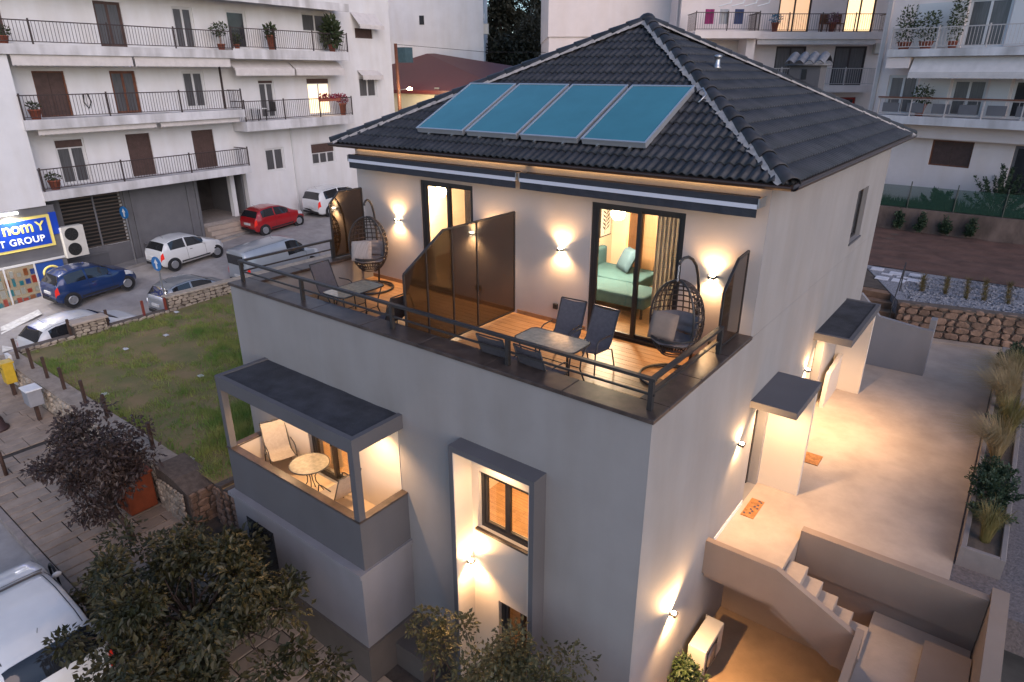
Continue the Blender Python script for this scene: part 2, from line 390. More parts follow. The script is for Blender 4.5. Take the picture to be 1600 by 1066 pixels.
# tiles
PT = math.atan2(AZ-EZ, AY-EF)
def slope_frame(k):
    "origin at the eave's left end, u along it, s up the slope, n out"
    c = [Vector((EL,EF,EZ+.07)), Vector((ER,EF,EZ+.07)), Vector((ER,EB,EZ+.07)), Vector((EL,EB,EZ+.07))]
    o, e = c[k], c[(k+1)%4]; u = (e-o); ln = u.length; u.normalize(); ap = Vector((AX,AY,AZ)); h = ap-o
    ua = h.dot(u); sv = h-u*ua; sl_ = sv.length; sv.normalize(); return o, u, sv, u.cross(sv), ln, ua, sl_
TW, TE = .30, .365
def tile_mb():
    mb = MB(); nx = 12
    def prof(t): return .046*(.5-.5*cos(4*pi*t))**1.0
    rows = []
    for s_, lift in ((-.03, .036), (TE+.02, .004)):
        rows.append([mb._p((t/nx*TW, s_, prof(t/nx)+lift)) for t in range(nx+1)])
    lip = [mb._p((t/nx*TW, -.03, prof(t/nx)+.036-.028)) for t in range(nx+1)]
    for t in range(nx):
        mb.f.append([rows[0][t], rows[0][t+1], rows[1][t+1], rows[1][t]]); mb.f.append([lip[t], lip[t+1], rows[0][t+1], rows[0][t]])
    return mb
base = tile_mb(); tile_me = base.mesh('roof_tile', m_tile, True)
spots = []
for k in range(4):
    o, u, sv, nn, ln, ua, sl_ = slope_frame(k)
    nr = int(sl_/TE)+1
    for r in range(nr):
        s0 = r*TE
        if s0 > sl_-.08: continue
        l0 = ua*s0/sl_; r0 = ln-(ln-ua)*s0/sl_
        c0 = int(l0/TW)-1
        while c0*TW < r0:
            a = c0*TW; b = a+TW; c0 += 1
            if b < l0+.01 or a > r0-.01: continue
            s1 = s0+TE; l1 = ua*s1/sl_; r1 = ln-(ln-ua)*s1/sl_
            cut = a < l1 or b > r1
            P = o+u*(a+TW/2)+sv*(s0+TE/2); spots.append((k, a, s0, cut, (P-CAM).length, (o, u, sv, nn, ln, ua, sl_)))
def hang(k): return {0: 0, 1: 0, 2: 60, 3: 60}[k]
spots.sort(key=lambda q: q[4]+hang(q[0]))
rest = MB(); cnt = 0
for k, a, s0, cut, dist, fr in spots:
    o, u, sv, nn, ln, ua, sl_ = fr
    mat4 = Matrix((u, sv, nn)).transposed().to_4x4(); mat4.translation = o+u*a+sv*s0
    if not cut:
        if cnt < 300 and k < 2:
            t = link('roof_tile', tile_me, roof); t.matrix_local = Matrix.Translation(-house.location) @ mat4; cnt += 1
        else:
            b0 = len(rest.v); rest.v += [mat4 @ v for v in base.v]; rest.f += [[b0+i for i in f] for f in base.f]
    else:
        bm = bmesh.new(); vs_ = [bm.verts.new(mat4 @ v) for v in base.v]
        for f in base.f: bm.faces.new([vs_[i] for i in f])
        for e, other in ((0, o), (1, o+u*ln)):
            hv = Vector((AX,AY,AZ+.07))-other; pn = hv.cross(nn).normalized()
            if (o+u*ua-other).dot(pn) > 0: pn = -pn
            bmesh.ops.bisect_plane(bm, geom=bm.verts[:]+bm.edges[:]+bm.faces[:], plane_co=other, plane_no=pn, clear_outer=True)
        bm.verts.ensure_lookup_table(); bm.verts.index_update(); b0 = len(rest.v)
        if cnt < 300 and k < 2 and bm.faces:
            q = MB(); q.v = [v.co.copy() for v in bm.verts]; q.f = [[v.index for v in f.verts] for f in bm.faces]
            q.build('roof_tile', m_tile, roof, True); cnt += 1
        else:
            rest.v += [v.co.copy() for v in bm.verts]; rest.f += [[b0+v.index for v in f.verts] for f in bm.faces]
        bm.free()
tag(rest.build('roof_tile', m_tile, roof, True), kind='stuff')
# hip tiles over a bed of white mortar
random.seed(11)
def hip(corner):
    c = Vector((corner[0], corner[1], EZ+.09)); ap = Vector((AX, AY, AZ+.10)); d = ap-c; ln = d.length; d.normalize()
    side = d.cross(Vector((0,0,1))).normalized(); up = side.cross(d).normalized()
    n_ = int(ln/.40); st = ln/n_
    mo = MB(); N = 130
    for sgn in (-1, 1):
        A = []; B = []
        for i in range(N+1):
            p = c+d*(ln*i/N*.99); e = .165+random.uniform(0, .035)*(1 if random.random() < .8 else 1.5)
            A.append(mo._p(p+up*.06+side*sgn*.06)); B.append(mo._p(p+side*sgn*e+up*(-.015-.35*(e-.15))))
        for i in range(N): mo.f.append([A[i], A[i+1], B[i+1], B[i]] if sgn > 0 else [A[i+1], A[i], B[i], B[i+1]])
    mo.build('mortar', m_mortar, roof)
    cap = MB()
    for s_, r in ((-.05, .135), (st, .105)):
        for e in (0, .016):
            for j in range(9):
                a = pi*j/8; cap._p((s_, (r-e)*cos(a), (r-e)*sin(a)*.85))
    for j in range(8):
        cap.f += [[j, j+1, 18+j+1, 18+j], [9+j+1, 9+j, 27+j, 27+j+1], [j+1, j, 9+j, 9+j+1]]
    me = cap.mesh('hip_tile', m_tile, True)
    M4 = Matrix((d, side, up)).transposed().to_4x4()
    for i in range(n_):
        q = link('hip_tile', me, roof); m4 = M4.copy(); m4.translation = c+d*(st*i)-up*(-.005)-house.location; q.matrix_local = m4
for cc in ((EL,EF),(ER,EF),(ER,EB),(EL,EB)): hip(cc)
mb = MB(); mb.lathe([(.19,-.05),(.17,.03),(.10,.09),(.02,.11)], 10, 'Z', (AX, AY, AZ+.13)); mb.build('apex_cap', m_tile, roof, True)
# chimney on the rear slope, with its little tiled hat
ch = at(1260, 125, 'Y', 11.6); cx, cyy = ch.x, 11.6
mb = MB().box(cx-.36, cx+.36, cyy-.28, cyy+.28, EZ+.3, 4.06); mb2 = MB().box(cx-.06, cx+.06, cyy-.29, cyy-.283, 3.72, 3.95)
chm = mb.build('chimney', m_dkgrey, roof)
mb2.build('smoke_slot', m_black, roof)
hat = MB()
for i in range(4):
    x0 = cx-.46+i*.23
    hat.grid(lambda a, b, x0=x0: (x0+a*.23, cyy-.42+b*.84, 4.07+.08*sin(pi*a)+.20*(1-abs(b-.5)*2)), 6, 2)
for e, zz in ((cyy-.42, 4.07),): hat.box(cx-.44, cx+.44, cyy-.38, cyy+.38, 4.03, 4.07)
hat.build('chimney_hat', M('hat_tile', (.16, .16, .17), .7, var=.3, vscale=6), roof, True)
# vent pipe on the right slope
o, u, sv, nn, ln, ua, sl_ = slope_frame(1)
def on_slope(px, py, off=.05, fr=None):
    o, u, sv, nn, *_ = fr; d = ray(px, py); p = o+nn*off; return CAM + d*((p-CAM).dot(nn)/d.dot(nn))
vp = on_slope(1120, 107, .06, (o, u, sv, nn))
MB().lathe([(.10,0),(.06,.04),(.05,.16),(.05,.2),(.08,.2),(.085,.24),(.04,.26)], 10, 'Z', vp).build('vent_pipe', m_metal, roof, True)
# ------------------------------------------------------------------ rooms behind the glass (parts of the house)
m_rwall = M('room_wall', (.72, .60, .46), .8, var=.04, vscale=1)
m_rfloor = planks('room_floor', (.42, .25, .12), (.36, .21, .10), .14, .3)
def room(x0, x1, y0, y1, z0, z1, name):
    for nm, m_, b in (('room_floor', m_rfloor, (x0,x1,y0,y1,z0-.04,z0)), ('room_ceiling', m_white, (x0,x1,y0,y1,z1,z1+.04)), ('room_wall', m_rwall, (x0,x1,y1,y1+.05,z0,z1)),
                      ('room_wall', m_rwall, (x0-.05,x0,y0,y1,z0,z1)), ('room_wall', m_rwall, (x1,x1+.05,y0,y1,z0,z1))):
        MB().box(*b).build(nm, m_, house)
def bulb(name, loc, power, parent=None, col=WARM, size=.1, kind='POINT', rot=None, spot=None, blend=.5):
    l = bpy.data.lights.new(name, kind); l.energy = power; l.color = col
    if kind in ('POINT', 'SPOT'): l.shadow_soft_size = size
    if kind == 'SPOT': l.spot_size = spot; l.spot_blend = blend
    if kind == 'AREA': l.size = size
    o = bpy.data.objects.new(name, l); COL.objects.link(o); o.location = loc
    if rot: o.rotation_euler = rot
    if parent is not None:
        o.parent = parent; o.location = Vector(loc) - parent.location
    return o
room(-4.55, -.36, D+.26, 7.0, FLOOR+.005, 2.2, 'r')
room(-8.9, -4.66, D+.26, 7.0, FLOOR+.005, 2.2, 'l')
room(-8.6, -4.4, .31, 3.2, -3.62, -.95, 'b')
room(-4.0, -.8, .42, 3.4, -3.62, -.95, 'n')
# wardrobe wall and door leaf in the right room
MB().box(-3.75, -3.70, 6.2, 6.98, FLOOR+.01, 2.15).build('wall_edge', M('oak_edge', (.35, .19, .09), .5, var=.2, vscale=4), house)
MB().box(-3.69, -2.6, 6.9, 6.985, FLOOR+.01, 2.1).build('wardrobe', M('oak_veneer', (.50, .31, .16), .45, var=.12, vscale=3, stretch=(8, 8, .6)), house)
MB().box(-7.6, -6.1, 6.4, 6.98, FLOOR+.01, 2.0).build('wardrobe', M('walnut_veneer', (.33, .17, .085), .45, var=.2, vscale=3, stretch=(8, 8, .6)), house)
# pendant lamp, picture, sofa bed, curtains
m_glow = emat('lamp_glow', (1, .74, .42), 22)
def pendant(px, py, yy, label, power):
    P = at(px, py, 'Y', yy); t = thing('pendant_lamp', label, 'lamp', (P.x, P.y, P.z))
    MB().lathe([(.02,.13),(.10,.11),(.15,.03),(.15,-.03),(.10,-.11),(.02,-.13)], 14, 'Z', P).build('lamp_shade', m_glow, t, True)
    MB().tube([P+Vector((0,0,.12)), Vector((P.x, P.y, 2.19))], .008, 5).build('cord', m_black, t)
    bulb('bulb', P+Vector((0, -.25, -.25)), power, t, col=(1, .74, .48), size=.2); return t
pendant(966, 334, 5.6, 'glowing white pendant lamp in the room behind the right terrace door', 150)
P = at(946, 342, 'X', -4.54)
t = thing('picture', 'tall framed leaf print on the peach wall of the right room', 'picture', (-4.54, P.y, P.z))
MB().box(-4.548, -4.52, P.y-.25, P.y+.25, P.z-.40, P.z+.40).build('picture_frame', m_black, t)
MB().box(-4.519, -4.515, P.y-.22, P.y+.22, P.z-.37, P.z+.37).build('paper', M('paper', (.75, .70, .62), .8), t)
mb = MB()
mb.tube([(-4.512, P.y-.06, P.z-.33), (-4.512, P.y, P.z), (-4.512, P.y+.05, P.z+.33)], .006, 4)
for i in range(7):
    z = P.z-.26+i*.09
    for s_ in (-1, 1): mb.poly([(-4.511, P.y-.03+i*.012, z), (-4.511, P.y+s_*.12, z+.06), (-4.511, P.y+s_*.17, z+.13), (-4.511, P.y+s_*.06, z+.08)])
tag(mb.build('leaf_drawing', M('ink', (.06, .05, .045), .8), t), kind='stuff')
m_teal = M('teal_fabric', (.050, .125, .15), .9, var=.12, vscale=10, bump=.3, bscale=200)
sofa = thing('sofa_bed', 'teal fabric corner sofa bed behind the right terrace door', 'sofa', (-3.4, 5.3, FLOOR))
def pad(x0, x1, y0, y1, z0, z1, nm='seat_cushion', mat=None, parent=None, bev=.05):
    return MB().box(x0, x1, y0, y1, z0, z1).build(nm, mat or m_teal, parent or sofa, bevel=bev)
pad(-4.45, -2.42, 4.55, 5.35, -.42, -.16); pad(-4.45, -3.02, 5.37, 6.45, -.42, -.16)
pad(-4.54, -4.36, 4.55, 6.5, -.40, .22, 'backrest')
for x, y in ((-2.5, 4.62), (-2.5, 5.28), (-4.3, 4.62), (-3.1, 6.38), (-3.1, 5.45), (-4.3, 6.4)):
    MB().box(x-.02, x+.02, y-.02, y+.02, FLOOR+.006, -.42).build('leg', m_black, sofa)
cu = MB()
def pillow(mb, c, w_, h_, t_, rot):
    c = Vector(c); Rm = Matrix.Rotation(rot[2], 3, 'Z') @ Matrix.Rotation(rot[1], 3, 'Y') @ Matrix.Rotation(rot[0], 3, 'X')
    for sg in (-1, 1):
        def fn(a, b):
            x, y = a*2-1, b*2-1; e = max(0, (1-x**4)*(1-y**4))**.5
            k = 1-.07*(x*x*y*y); return c + Rm @ Vector((x*w_/2*k*(1-.05*(1-y*y)), y*h_/2*k*(1-.05*(1-x*x)), sg*t_/2*e))
        mb.grid(fn, 10, 10)
    return mb
cu = pillow(MB(), (-3.62, 6.05, .10), .55, .55, .18, (R(62), 0, R(-35)))
one('cushion', cu, M('teal_cushion', (.05, .10, .145), .9, var=.1, vscale=8), 'square teal cushion leaning on the sofa bed', 'cushion', smooth=True)
def curtain(label, x0, x1, y, z0, z1, mat, n=9, amp=.05):
    N = n*8
    return one('curtain', MB().grid(lambda a, b: (x0+(x1-x0)*a, y+amp*cos(2*pi*n*a)*(1-.2*b), z0+(z1-z0)*b), N, 1), mat, label, 'curtain', smooth=True)
def cloth(name, c): return leafmat(name, c, tuple(k*.85 for k in c), 3, .9, .35)
m_curt = cloth('linen', (.50, .44, .36))
curtain('beige linen curtain gathered at the right terrace door', -2.0, -1.38, D+.48, FLOOR+.02, 1.9, m_curt, 8)
curtain('pale curtain gathered at the left terrace door', -6.42, -5.9, D+.48, FLOOR+.02, 1.9, m_curt, 7)
pendant(688, 300, 5.2, 'hanging lamp in the room behind the left terrace door', 130)
# ------------------------------------------------------------------ sliding doors and windows
def sliding(x0, x1, y, z0, z1, leaf_split, label=None, f=.07):
    d = MB()
    d.box(x0, x0+f, y, y+.12, z0, z1); d.box(x1-f, x1, y, y+.12, z0, z1); d.box(x0+f, x1-f, y, y+.12, z1-f, z1); d.box(x0+f, x1-f, y, y+.12, z0, z0+.05)
    do = d.build('door', m_frame, house)
    for k, (a, b, yy) in enumerate(((x0+f, leaf_split+.035, y+.015), (leaf_split-.035, x1-f, y+.065))):
        s_ = MB(); e = .065
        s_.box(a, a+e, yy, yy+.045, z0+.05, z1-f); s_.box(b-e, b, yy, yy+.045, z0+.05, z1-f); s_.box(a+e, b-e, yy, yy+.045, z1-f-.045, z1-f); s_.box(a+e, b-e, yy, yy+.045, z0+.05, z0+.05+e)
        s_.build('door_leaf', m_frame, do)
        MB().box(a+e, b-e, yy+.018, yy+.026, z0+.05+e, z1-f-.045).build('pane', m_glass, do)
    MB().box(leaf_split-.02, leaf_split-.005, y-.02, y+.01, (z0+z1)/2-.15, (z0+z1)/2+.15).build('handle', m_black, do)
    return do
sliding(-3.03, -1.28, D+.03, FLOOR, 1.79, -2.12)
sliding(-7.25, -5.78, D+.03, FLOOR, 1.79, -6.5)
sliding(-7.22, -6.0, .06, -3.62, -1.75, -6.6)
curtain('white curtain at the edge of the balcony door', -7.15, -6.85, .42, -3.6, -1.8, cloth('white_linen', (.62, .56, .48)), 5, .04)
bulb('room_light', (-6.3, 1.6, -1.3), 150, house, size=.25); bulb('room_light', (-2.6, 2.0, -1.3), 150, house, size=.25)
def casement(x0, x1, y, z0, z1, f=.06, sash=2):
    w_ = MB(); w_.box(x0, x0+f, y, y+.1, z0, z1); w_.box(x1-f, x1, y, y+.1, z0, z1); w_.box(x0+f, x1-f, y, y+.1, z1-f, z1); w_.box(x0+f, x1-f, y, y+.1, z0, z0+f)
    wo = w_.build('window', m_frame, house); n_ = sash; wd = (x1-x0-2*f)/n_; e = .05
    for i in range(n_):
        a = x0+f+i*wd; b = a+wd; s_ = MB()
        s_.box(a, a+e, y+.02, y+.07, z0+f, z1-f); s_.box(b-e, b, y+.02, y+.07, z0+f, z1-f); s_.box(a+e, b-e, y+.02, y+.07, z1-f-e, z1-f); s_.box(a+e, b-e, y+.02, y+.07, z0+f, z0+f+e)
        s_.build('window_frame', m_frame, wo); MB().box(a+e, b-e, y+.04, y+.048, z0+f+e, z1-f-e).build('pane', m_glass, wo)
    return wo
# niche: back wall with window above, door below, surround
NB = .12
mb = MB(); wallholes(mb, NX0, NX1, -7.4, -1.46, [(-2.90, -1.86, -3.02, -1.94), (-2.52, -1.70, -6.4, -4.35)], fy(NB, NB+.25)); mb.build('niche_wall', m_cream, house)
MB().box(NX0-.001, NX0+.012, -.295, NB, -7.4, -1.474).build('niche_side', m_cream, house); MB().box(NX1-.012, NX1+.001, -.295, NB, -7.4, -1.474).build('niche_side', m_cream, house)
MB().box(NX0+.013, NX1-.013, -.295, NB, -1.473, -1.461).build('niche_top', m_cream, house)
casement(-2.90, -1.86, NB+.06, -3.02, -1.94); MB().box(-2.95, -1.81, NB-.06, NB+.06, -3.06, -3.021).build('window_sill', m_marble, house)
sliding(-2.52, -1.70, NB+.08, -6.4, -4.35, -2.1)
room(-4.0, -.8, .42, 3.4, -6.42, -3.9, 'g'); bulb('room_light', (-2.5, 2.0, -4.3), 12, house, size=.25)
fr = MB(); fo = .085
fr.box(NX0-fo, NX0-.002, -.30, 0, -7.2, -1.46); fr.box(NX1+.002, NX1+fo, -.30, 0, -7.2, -1.46); fr.box(NX0-fo, NX1+fo, -.30, 0, -1.4599, -1.37)
fr.build('niche_surround', m_dkgrey, house)
# balcony with its roof
BX0, BX1, BY = -8.38, -4.45, -1.08
mb = MB(); mb.box(BX0, BX1, BY, -.001, -1.66, -1.44); mb.build('balcony_roof', m_dkgrey, house)
e = .1; rim = MB(); rim.box(BX0, BX1, BY, BY+e, -1.439, -1.40); rim.box(BX0, BX0+e, BY+e, -.001, -1.439, -1.40); rim.box(BX1-e, BX1, BY+e, -.001, -1.439, -1.40); rim.build('roof_rim', m_dkgrey, house)
MB().grid(lambda a, b: (BX0+e+(BX1-BX0-2*e)*a, BY+e+(-.002-BY-e)*b, -1.425+.012*mnoise.noise((a*9, b*4, 3))), 30, 10).build('roof_felt', m_memb, house)
MB().box(BX1-.13, BX1-.001, BY+.001, BY+.13, -2.93, -1.66).build('balcony_post', m_dkgrey, house)
MB().box(BX0+.001, BX0+.13, BY+.001, BY+.13, -2.93, -1.66).build('balcony_post', m_dkgrey, house)
MB().box(BX0, BX1, BY, -.001, -3.93, -3.64).build('balcony_slab', m_dkgrey, house)
MB().box(BX0+.12, BX1-.12, BY+.12, -.002, -3.64, -3.615).build('balcony_tiles', M('balcony_tile', (.55, .42, .28), .4, var=.08, vscale=3), house)
MB().box(BX0, BX1, BY, BY+.12, -3.64, -2.965).build('balcony_parapet', m_dkgrey, house)
MB().box(BX0, BX0+.12, BY+.12, -.001, -3.64, -2.965).build('balcony_parapet', m_dkgrey, house); MB().box(BX1-.12, BX1, BY+.12, -.001, -3.64, -2.965).build('balcony_parapet', m_dkgrey, house)
for b in ((BX0-.015, BX1+.015, BY-.015, BY+.14), (BX0-.015, BX0+.14, BY+.141, -.002), (BX1-.14, BX1+.015, BY+.141, -.002)):
    MB().cbox(*b, -2.964, -2.93, .006).build('balcony_coping', m_marble, house)
for b in ((BX0+.121, BX1-.121, BY+.121, BY+.135, -3.61, -2.97), (BX0+.121, BX0+.135, BY+.136, -.004, -3.61, -2.97), (BX1-.135, BX1-.121, BY+.136, -.004, -3.61, -2.97)):
    MB().box(*b).build('parapet_lining', m_cream, house)
MB().box(BX0+.13, BX1-.13, -.014, -.002, -3.61, -1.67).build
wl = MB(); wallholes(wl, BX0+.136, BX1-.136, -3.61, -1.662, [(-7.22, -6.0, -3.62, -1.75)], fy(-.013, -.002)); wl.build('balcony_backing', m_cream, house)
MB().box(BX0+.06, BX1-.06, BY+.06, -.003, -1.672, -1.661).build('balcony_ceiling', m_cream, house)
MB().box(BX0-.05, BX1+.05, BY-.14, -.001, -4.02, -3.931).build('ledge', m_midgrey, house)
mb = MB().box(BX0+.02, BX1, BY-.08, -.001, -7.3, -4.021); mb.build('garage_block', m_midgrey, house)
MB().box(BX0-.02, BX1+.05, BY-.13, -.001, -7.3, -5.6).build('plinth', m_plinth, house)
MB().box(-7.95, -7.05, BY-.092, BY-.081, -5.4, -4.35).build('garage_window', m_dwin, house)
MB().box(-W-.03, BX0-.021, -.035, -.001, -7.3, -5.6).build('plinth', m_plinth, house); MB().box(BX1+.051, NX0-fo-.001, -.035, -.001, -7.3, -5.6).build('plinth', m_plinth, house)
MB().box(BX1+.051, -3.7, -.6, -.036, -7.3, -5.9).build('meter_box', m_plinth, house)
# small window of the right wall; side doors with canopies and fins
wy = MB(); wy.box(-.16, -.10, 9.85, 9.91, .25, 1.43); wy.box(-.16, -.10, 10.89, 10.95, .25, 1.43); wy.box(-.16, -.10, 9.91, 10.89, 1.37, 1.43); wy.box(-.16, -.10, 9.91, 10.89, .25, .31)
wo = wy.build('window', m_frame, house); MB().box(-.135, -.13, 9.911, 10.889, .311, 1.369).build('pane', m_dwin, wo); MB().box(-.10, .03, 9.82, 10.98, .205, .249).build('window_sill', m_dkgrey, house)
def side_door(y0, y1, z0, z1):
    d = MB(); d.box(-.25, -.17, y0, y0+.07, z0, z1); d.box(-.25, -.17, y1-.07, y1, z0, z1); d.box(-.25, -.17, y0+.07, y1-.07, z1-.07, z1)
    do = d.build('door', m_frame, house); MB().box(-.23, -.19, y0+.071, y1-.071, z0+.01, z1-.071).build('door_leaf', M('door_leaf', (.10, .075, .06), .4, var=.2, vscale=4), do)
    MB().tube([(-.185, y0+.16, z0+1.0), (-.14, y0+.16, z0+1.0), (-.14, y0+.28, z0+1.0)], .012, 6).build('handle', m_metal, do)
side_door(4.42, 5.2, YARD, -1.75); side_door(8.35, 9.3, YARD, -1.75)
CZ = -1.37
MB().cbox(.001, .78, 3.98, 5.50, CZ-.13, CZ, .006).build('canopy', m_dkgrey, house)
MB().box(.001, .76, 5.30, 5.42, YARD, CZ-.131).build('canopy_fin', m_cream, house)
MB().box(.001, .77, 8.0, 11.0, CZ-.15, CZ-.03).build('canopy', m_dkgrey, house)
rim = MB(); rim.box(.001, .77, 8.0, 8.09, CZ-.0299, CZ+.01); rim.box(.001, .77, 10.91, 11.0, CZ-.0299, CZ+.01); rim.box(.68, .77, 8.09, 10.91, CZ-.0299, CZ+.01); rim.build('canopy_rim', m_dkgrey, house)
MB().box(.001, .68, 8.09, 10.91, CZ-.0299, CZ-.012).build('canopy_felt', m_memb, house)
MB().box(.001, .72, 10.80, 10.92, YARD, CZ-.151).build('canopy_fin', m_cream, house)
MB().prism([(.10, 9.45, YARD), (.10, 10.79, YARD), (.10, 10.79, YARD+.98), (.10, 9.6, YARD+.85)], (.10, 0, 0)).build('porch_parapet', m_cream, house)
mb = MB().box(.001, .012, 3.0, 4.40, YARD+.001, YARD+.09); mb.build('skirting', m_white, house)
MB().box(.001, .012, 5.43, 8.33, YARD+.001, YARD+.09).build('skirting', m_white, house)
# ------------------------------------------------------------------ wall lamps with an upward and a downward beam
m_lens = emat('lamp_lens', (1, .80, .52), 60)
def wall_lamp(p, out, label, power=46, group='up and down wall lamps'):
    p, out = Vector(p), Vector(out); t = thing('wall_lamp', label, 'wall lamp', p, 0, group)
    s_ = Vector((-out.y, out.x, 0)); mb = MB()
    c = p+out*.06
    a = s_*.055; b = out*.05; h0 = Vector((0, 0, -.022)); mb.prism([c-a-b+h0, c+a-b+h0, c+a+b+h0, c-a+b+h0], (0,0,.044)); mb.build('lamp_body', m_frame, t)
    for sg in (-1, 1):
        q = c+Vector((0,0,sg*.0255)); MB().lathe([(.040, -.003), (.040, .003)], 10, 'Z', q).build('lens', m_lens, t)
        bulb('beam', c+Vector((0,0,sg*.05))+out*.0, power, t, col=(1, .57, .25), size=.03, kind='SPOT', rot=(0 if sg < 0 else pi, 0, 0), spot=R(140), blend=.85)
    return t
wall_lamp((-.72, D, .85), (0,-1,0), 'glowing wall lamp between the right terrace door and corner', 52)
wall_lamp((-3.62, D, .85), (0,-1,0), 'glowing wall lamp left of the right terrace door', 52)
P = at(768, 340, 'Y', D); wall_lamp((-5.2, D, .85), (0,-1,0), 'wall lamp half hidden behind the bronze divider screen')
wall_lamp((-7.95, D, .85), (0,-1,0), 'glowing wall lamp beside the left hanging chair')
wall_lamp((0, 3.62, -2.05), (1,0,0), 'wall lamp beside the near side door over the mat')
wall_lamp((0, 7.75, -2.15), (1,0,0), 'wall lamp beside the far side door')
wall_lamp((0, 1.33, -4.05), (1,0,0), 'wall lamp over the outdoor unit of the lower patio', 210)
wall_lamp((NX0+.012, -.02, -3.68), (1,0,0), 'wall lamp inside the tall framed niche', 85)
def downlight(p, label, power, size=.08):
    t = thing('downlight', label, 'ceiling light', p, 0, 'recessed ceiling lights'); p = Vector(p)
    MB().lathe([(.05, -.006), (.05, -.001)], 12, 'Z', p).build('lens', m_lens, t)
    bulb('beam', p+Vector((0,0,-.03)), power, t, size=.04, kind='SPOT', rot=(0,0,0), spot=R(140), blend=.8)
downlight((-4.95, -.5, -1.673), 'recessed light in the balcony ceiling near its right post', 85)
downlight((-7.6, -.5, -1.673), 'recessed light in the balcony ceiling near its left end', 60)
downlight((.38, 4.55, CZ-.132), 'recessed light under the near side door canopy', 125)
downlight((.36, 8.7, CZ-.152), 'recessed light under the far side door canopy', 250)
downlight((-2.4, -.08, -1.475), 'recessed light at the head of the tall niche', 30)
# small black sockets on the terrace wall
for x, z, lb in ((-3.72, -.28, 'black outdoor socket under the lamp left of the right door'), (-.62, -.30, 'black outdoor socket behind the right hanging chair'), (-7.72, -.28, 'black outdoor socket beside the left hanging chair')):
    t = thing('outdoor_socket', lb, 'socket', (x, D, z)); MB().box(x-.045, x+.045, D-.05, D-.001, z-.05, z+.05).build('socket_box', m_black, t); MB().box(x-.04, x+.04, D-.058, D-.051, z-.035, z+.045).build('lid', m_frame, t)
# ------------------------------------------------------------------ terrace railing
rl = thing('terrace_railing', 'dark metal two rail railing on the terrace parapet', 'railing', (-4.6, .2, 0))
for x in (-.14, -2.37, -4.75, -7.13, -9.08):
    MB().box(x-.03, x+.03, .17, .23, .001, .40).build('post', m_rail, rl)
for x in (-.14, -9.08):
    MB().box(x-.03, x+.03, 2.40, 2.46, .001, .40).build('post', m_rail, rl)
for z0, z1, e in ((.401, .44, .035), (.20, .228, .012)):
    MB().box(-9.13, -.09, .2-e, .2+e, z0, z1).build('rail', m_rail, rl)
    for x in (-.14, -9.08):
        MB().box(x-e, x+e, .2+e+.001, 2.45, z0, z1).build('rail', m_rail, rl)
# ------------------------------------------------------------------ bronze privacy screens
m_bronze = M('bronze_screen', (.036, .018, .008), .07, metal=0., spec=.9, var=.3, vscale=1.2, bump=.06, bscale=1.6, coat=.45)
def screen(label, x, pts, splits):
    "pts: outline in (y,z); splits: y of the uprights"
    t = thing('privacy_screen', label, 'privacy screen', (x, pts[0][0], pts[0][1]), 0, 'bronze privacy screens on the terrace')
    n_ = len(pts)
    MB().prism([(x-.006, y, z) for y, z in pts], (.012, 0, 0)).build
    ysplit = [min(p[0] for p in pts)]+splits+[max(p[0] for p in pts)]
    def clip(y0, y1):
        bm = bmesh.new(); f = bm.faces.new([bm.verts.new((0, y, z)) for y, z in pts])
        for co, no in (((0, y0, 0), (0, -1, 0)), ((0, y1, 0), (0, 1, 0))):
            bmesh.ops.bisect_plane(bm, geom=bm.verts[:]+bm.edges[:]+bm.faces[:], plane_co=co, plane_no=no, clear_outer=True)
        r = [(v.co.y, v.co.z) for v in bm.faces[:][0].verts] if bm.faces else None; bm.free(); return r
    for a, b in zip(ysplit, ysplit[1:]):
        q = clip(a+.012, b-.012)
        MB().prism([(x-.005, y, z) for y, z in q], (.010, 0, 0)).build('panel', m_bronze, t)
    for y in splits:
        q = clip(y-.001, y+.001); zt = max(p[1] for p in q); zb = min(p[1] for p in q); MB().box(x-.02, x+.02, y-.012, y+.012, zb, zt).build('upright', m_frame, t)
    for i in range(n_):
        a, b = pts[i], pts[(i+1) % n_]; MB().bar((x, a[0], a[1]), (x, b[0], b[1]), .036, .03).build('frame_bar', m_frame, t)
screen('large bronze divider screen between the two terrace halves', -4.7, [(.46, FLOOR+.06), (3.40, FLOOR+.06), (3.40, 1.42), (1.42, 1.42), (.46, .86)], [.98, 1.62, 2.28])
screen('narrow bronze end screen at the right terrace corner', -.2, [(2.52, .03), (3.40, .03), (3.40, 1.36), (2.98, 1.32), (2.52, .92)], [])
screen('bronze end screen behind the left hanging chair', -9.05, [(2.45, .03), (3.36, .03), (3.36, 1.45), (2.72, 1.45), (2.45, 1.22)], [])
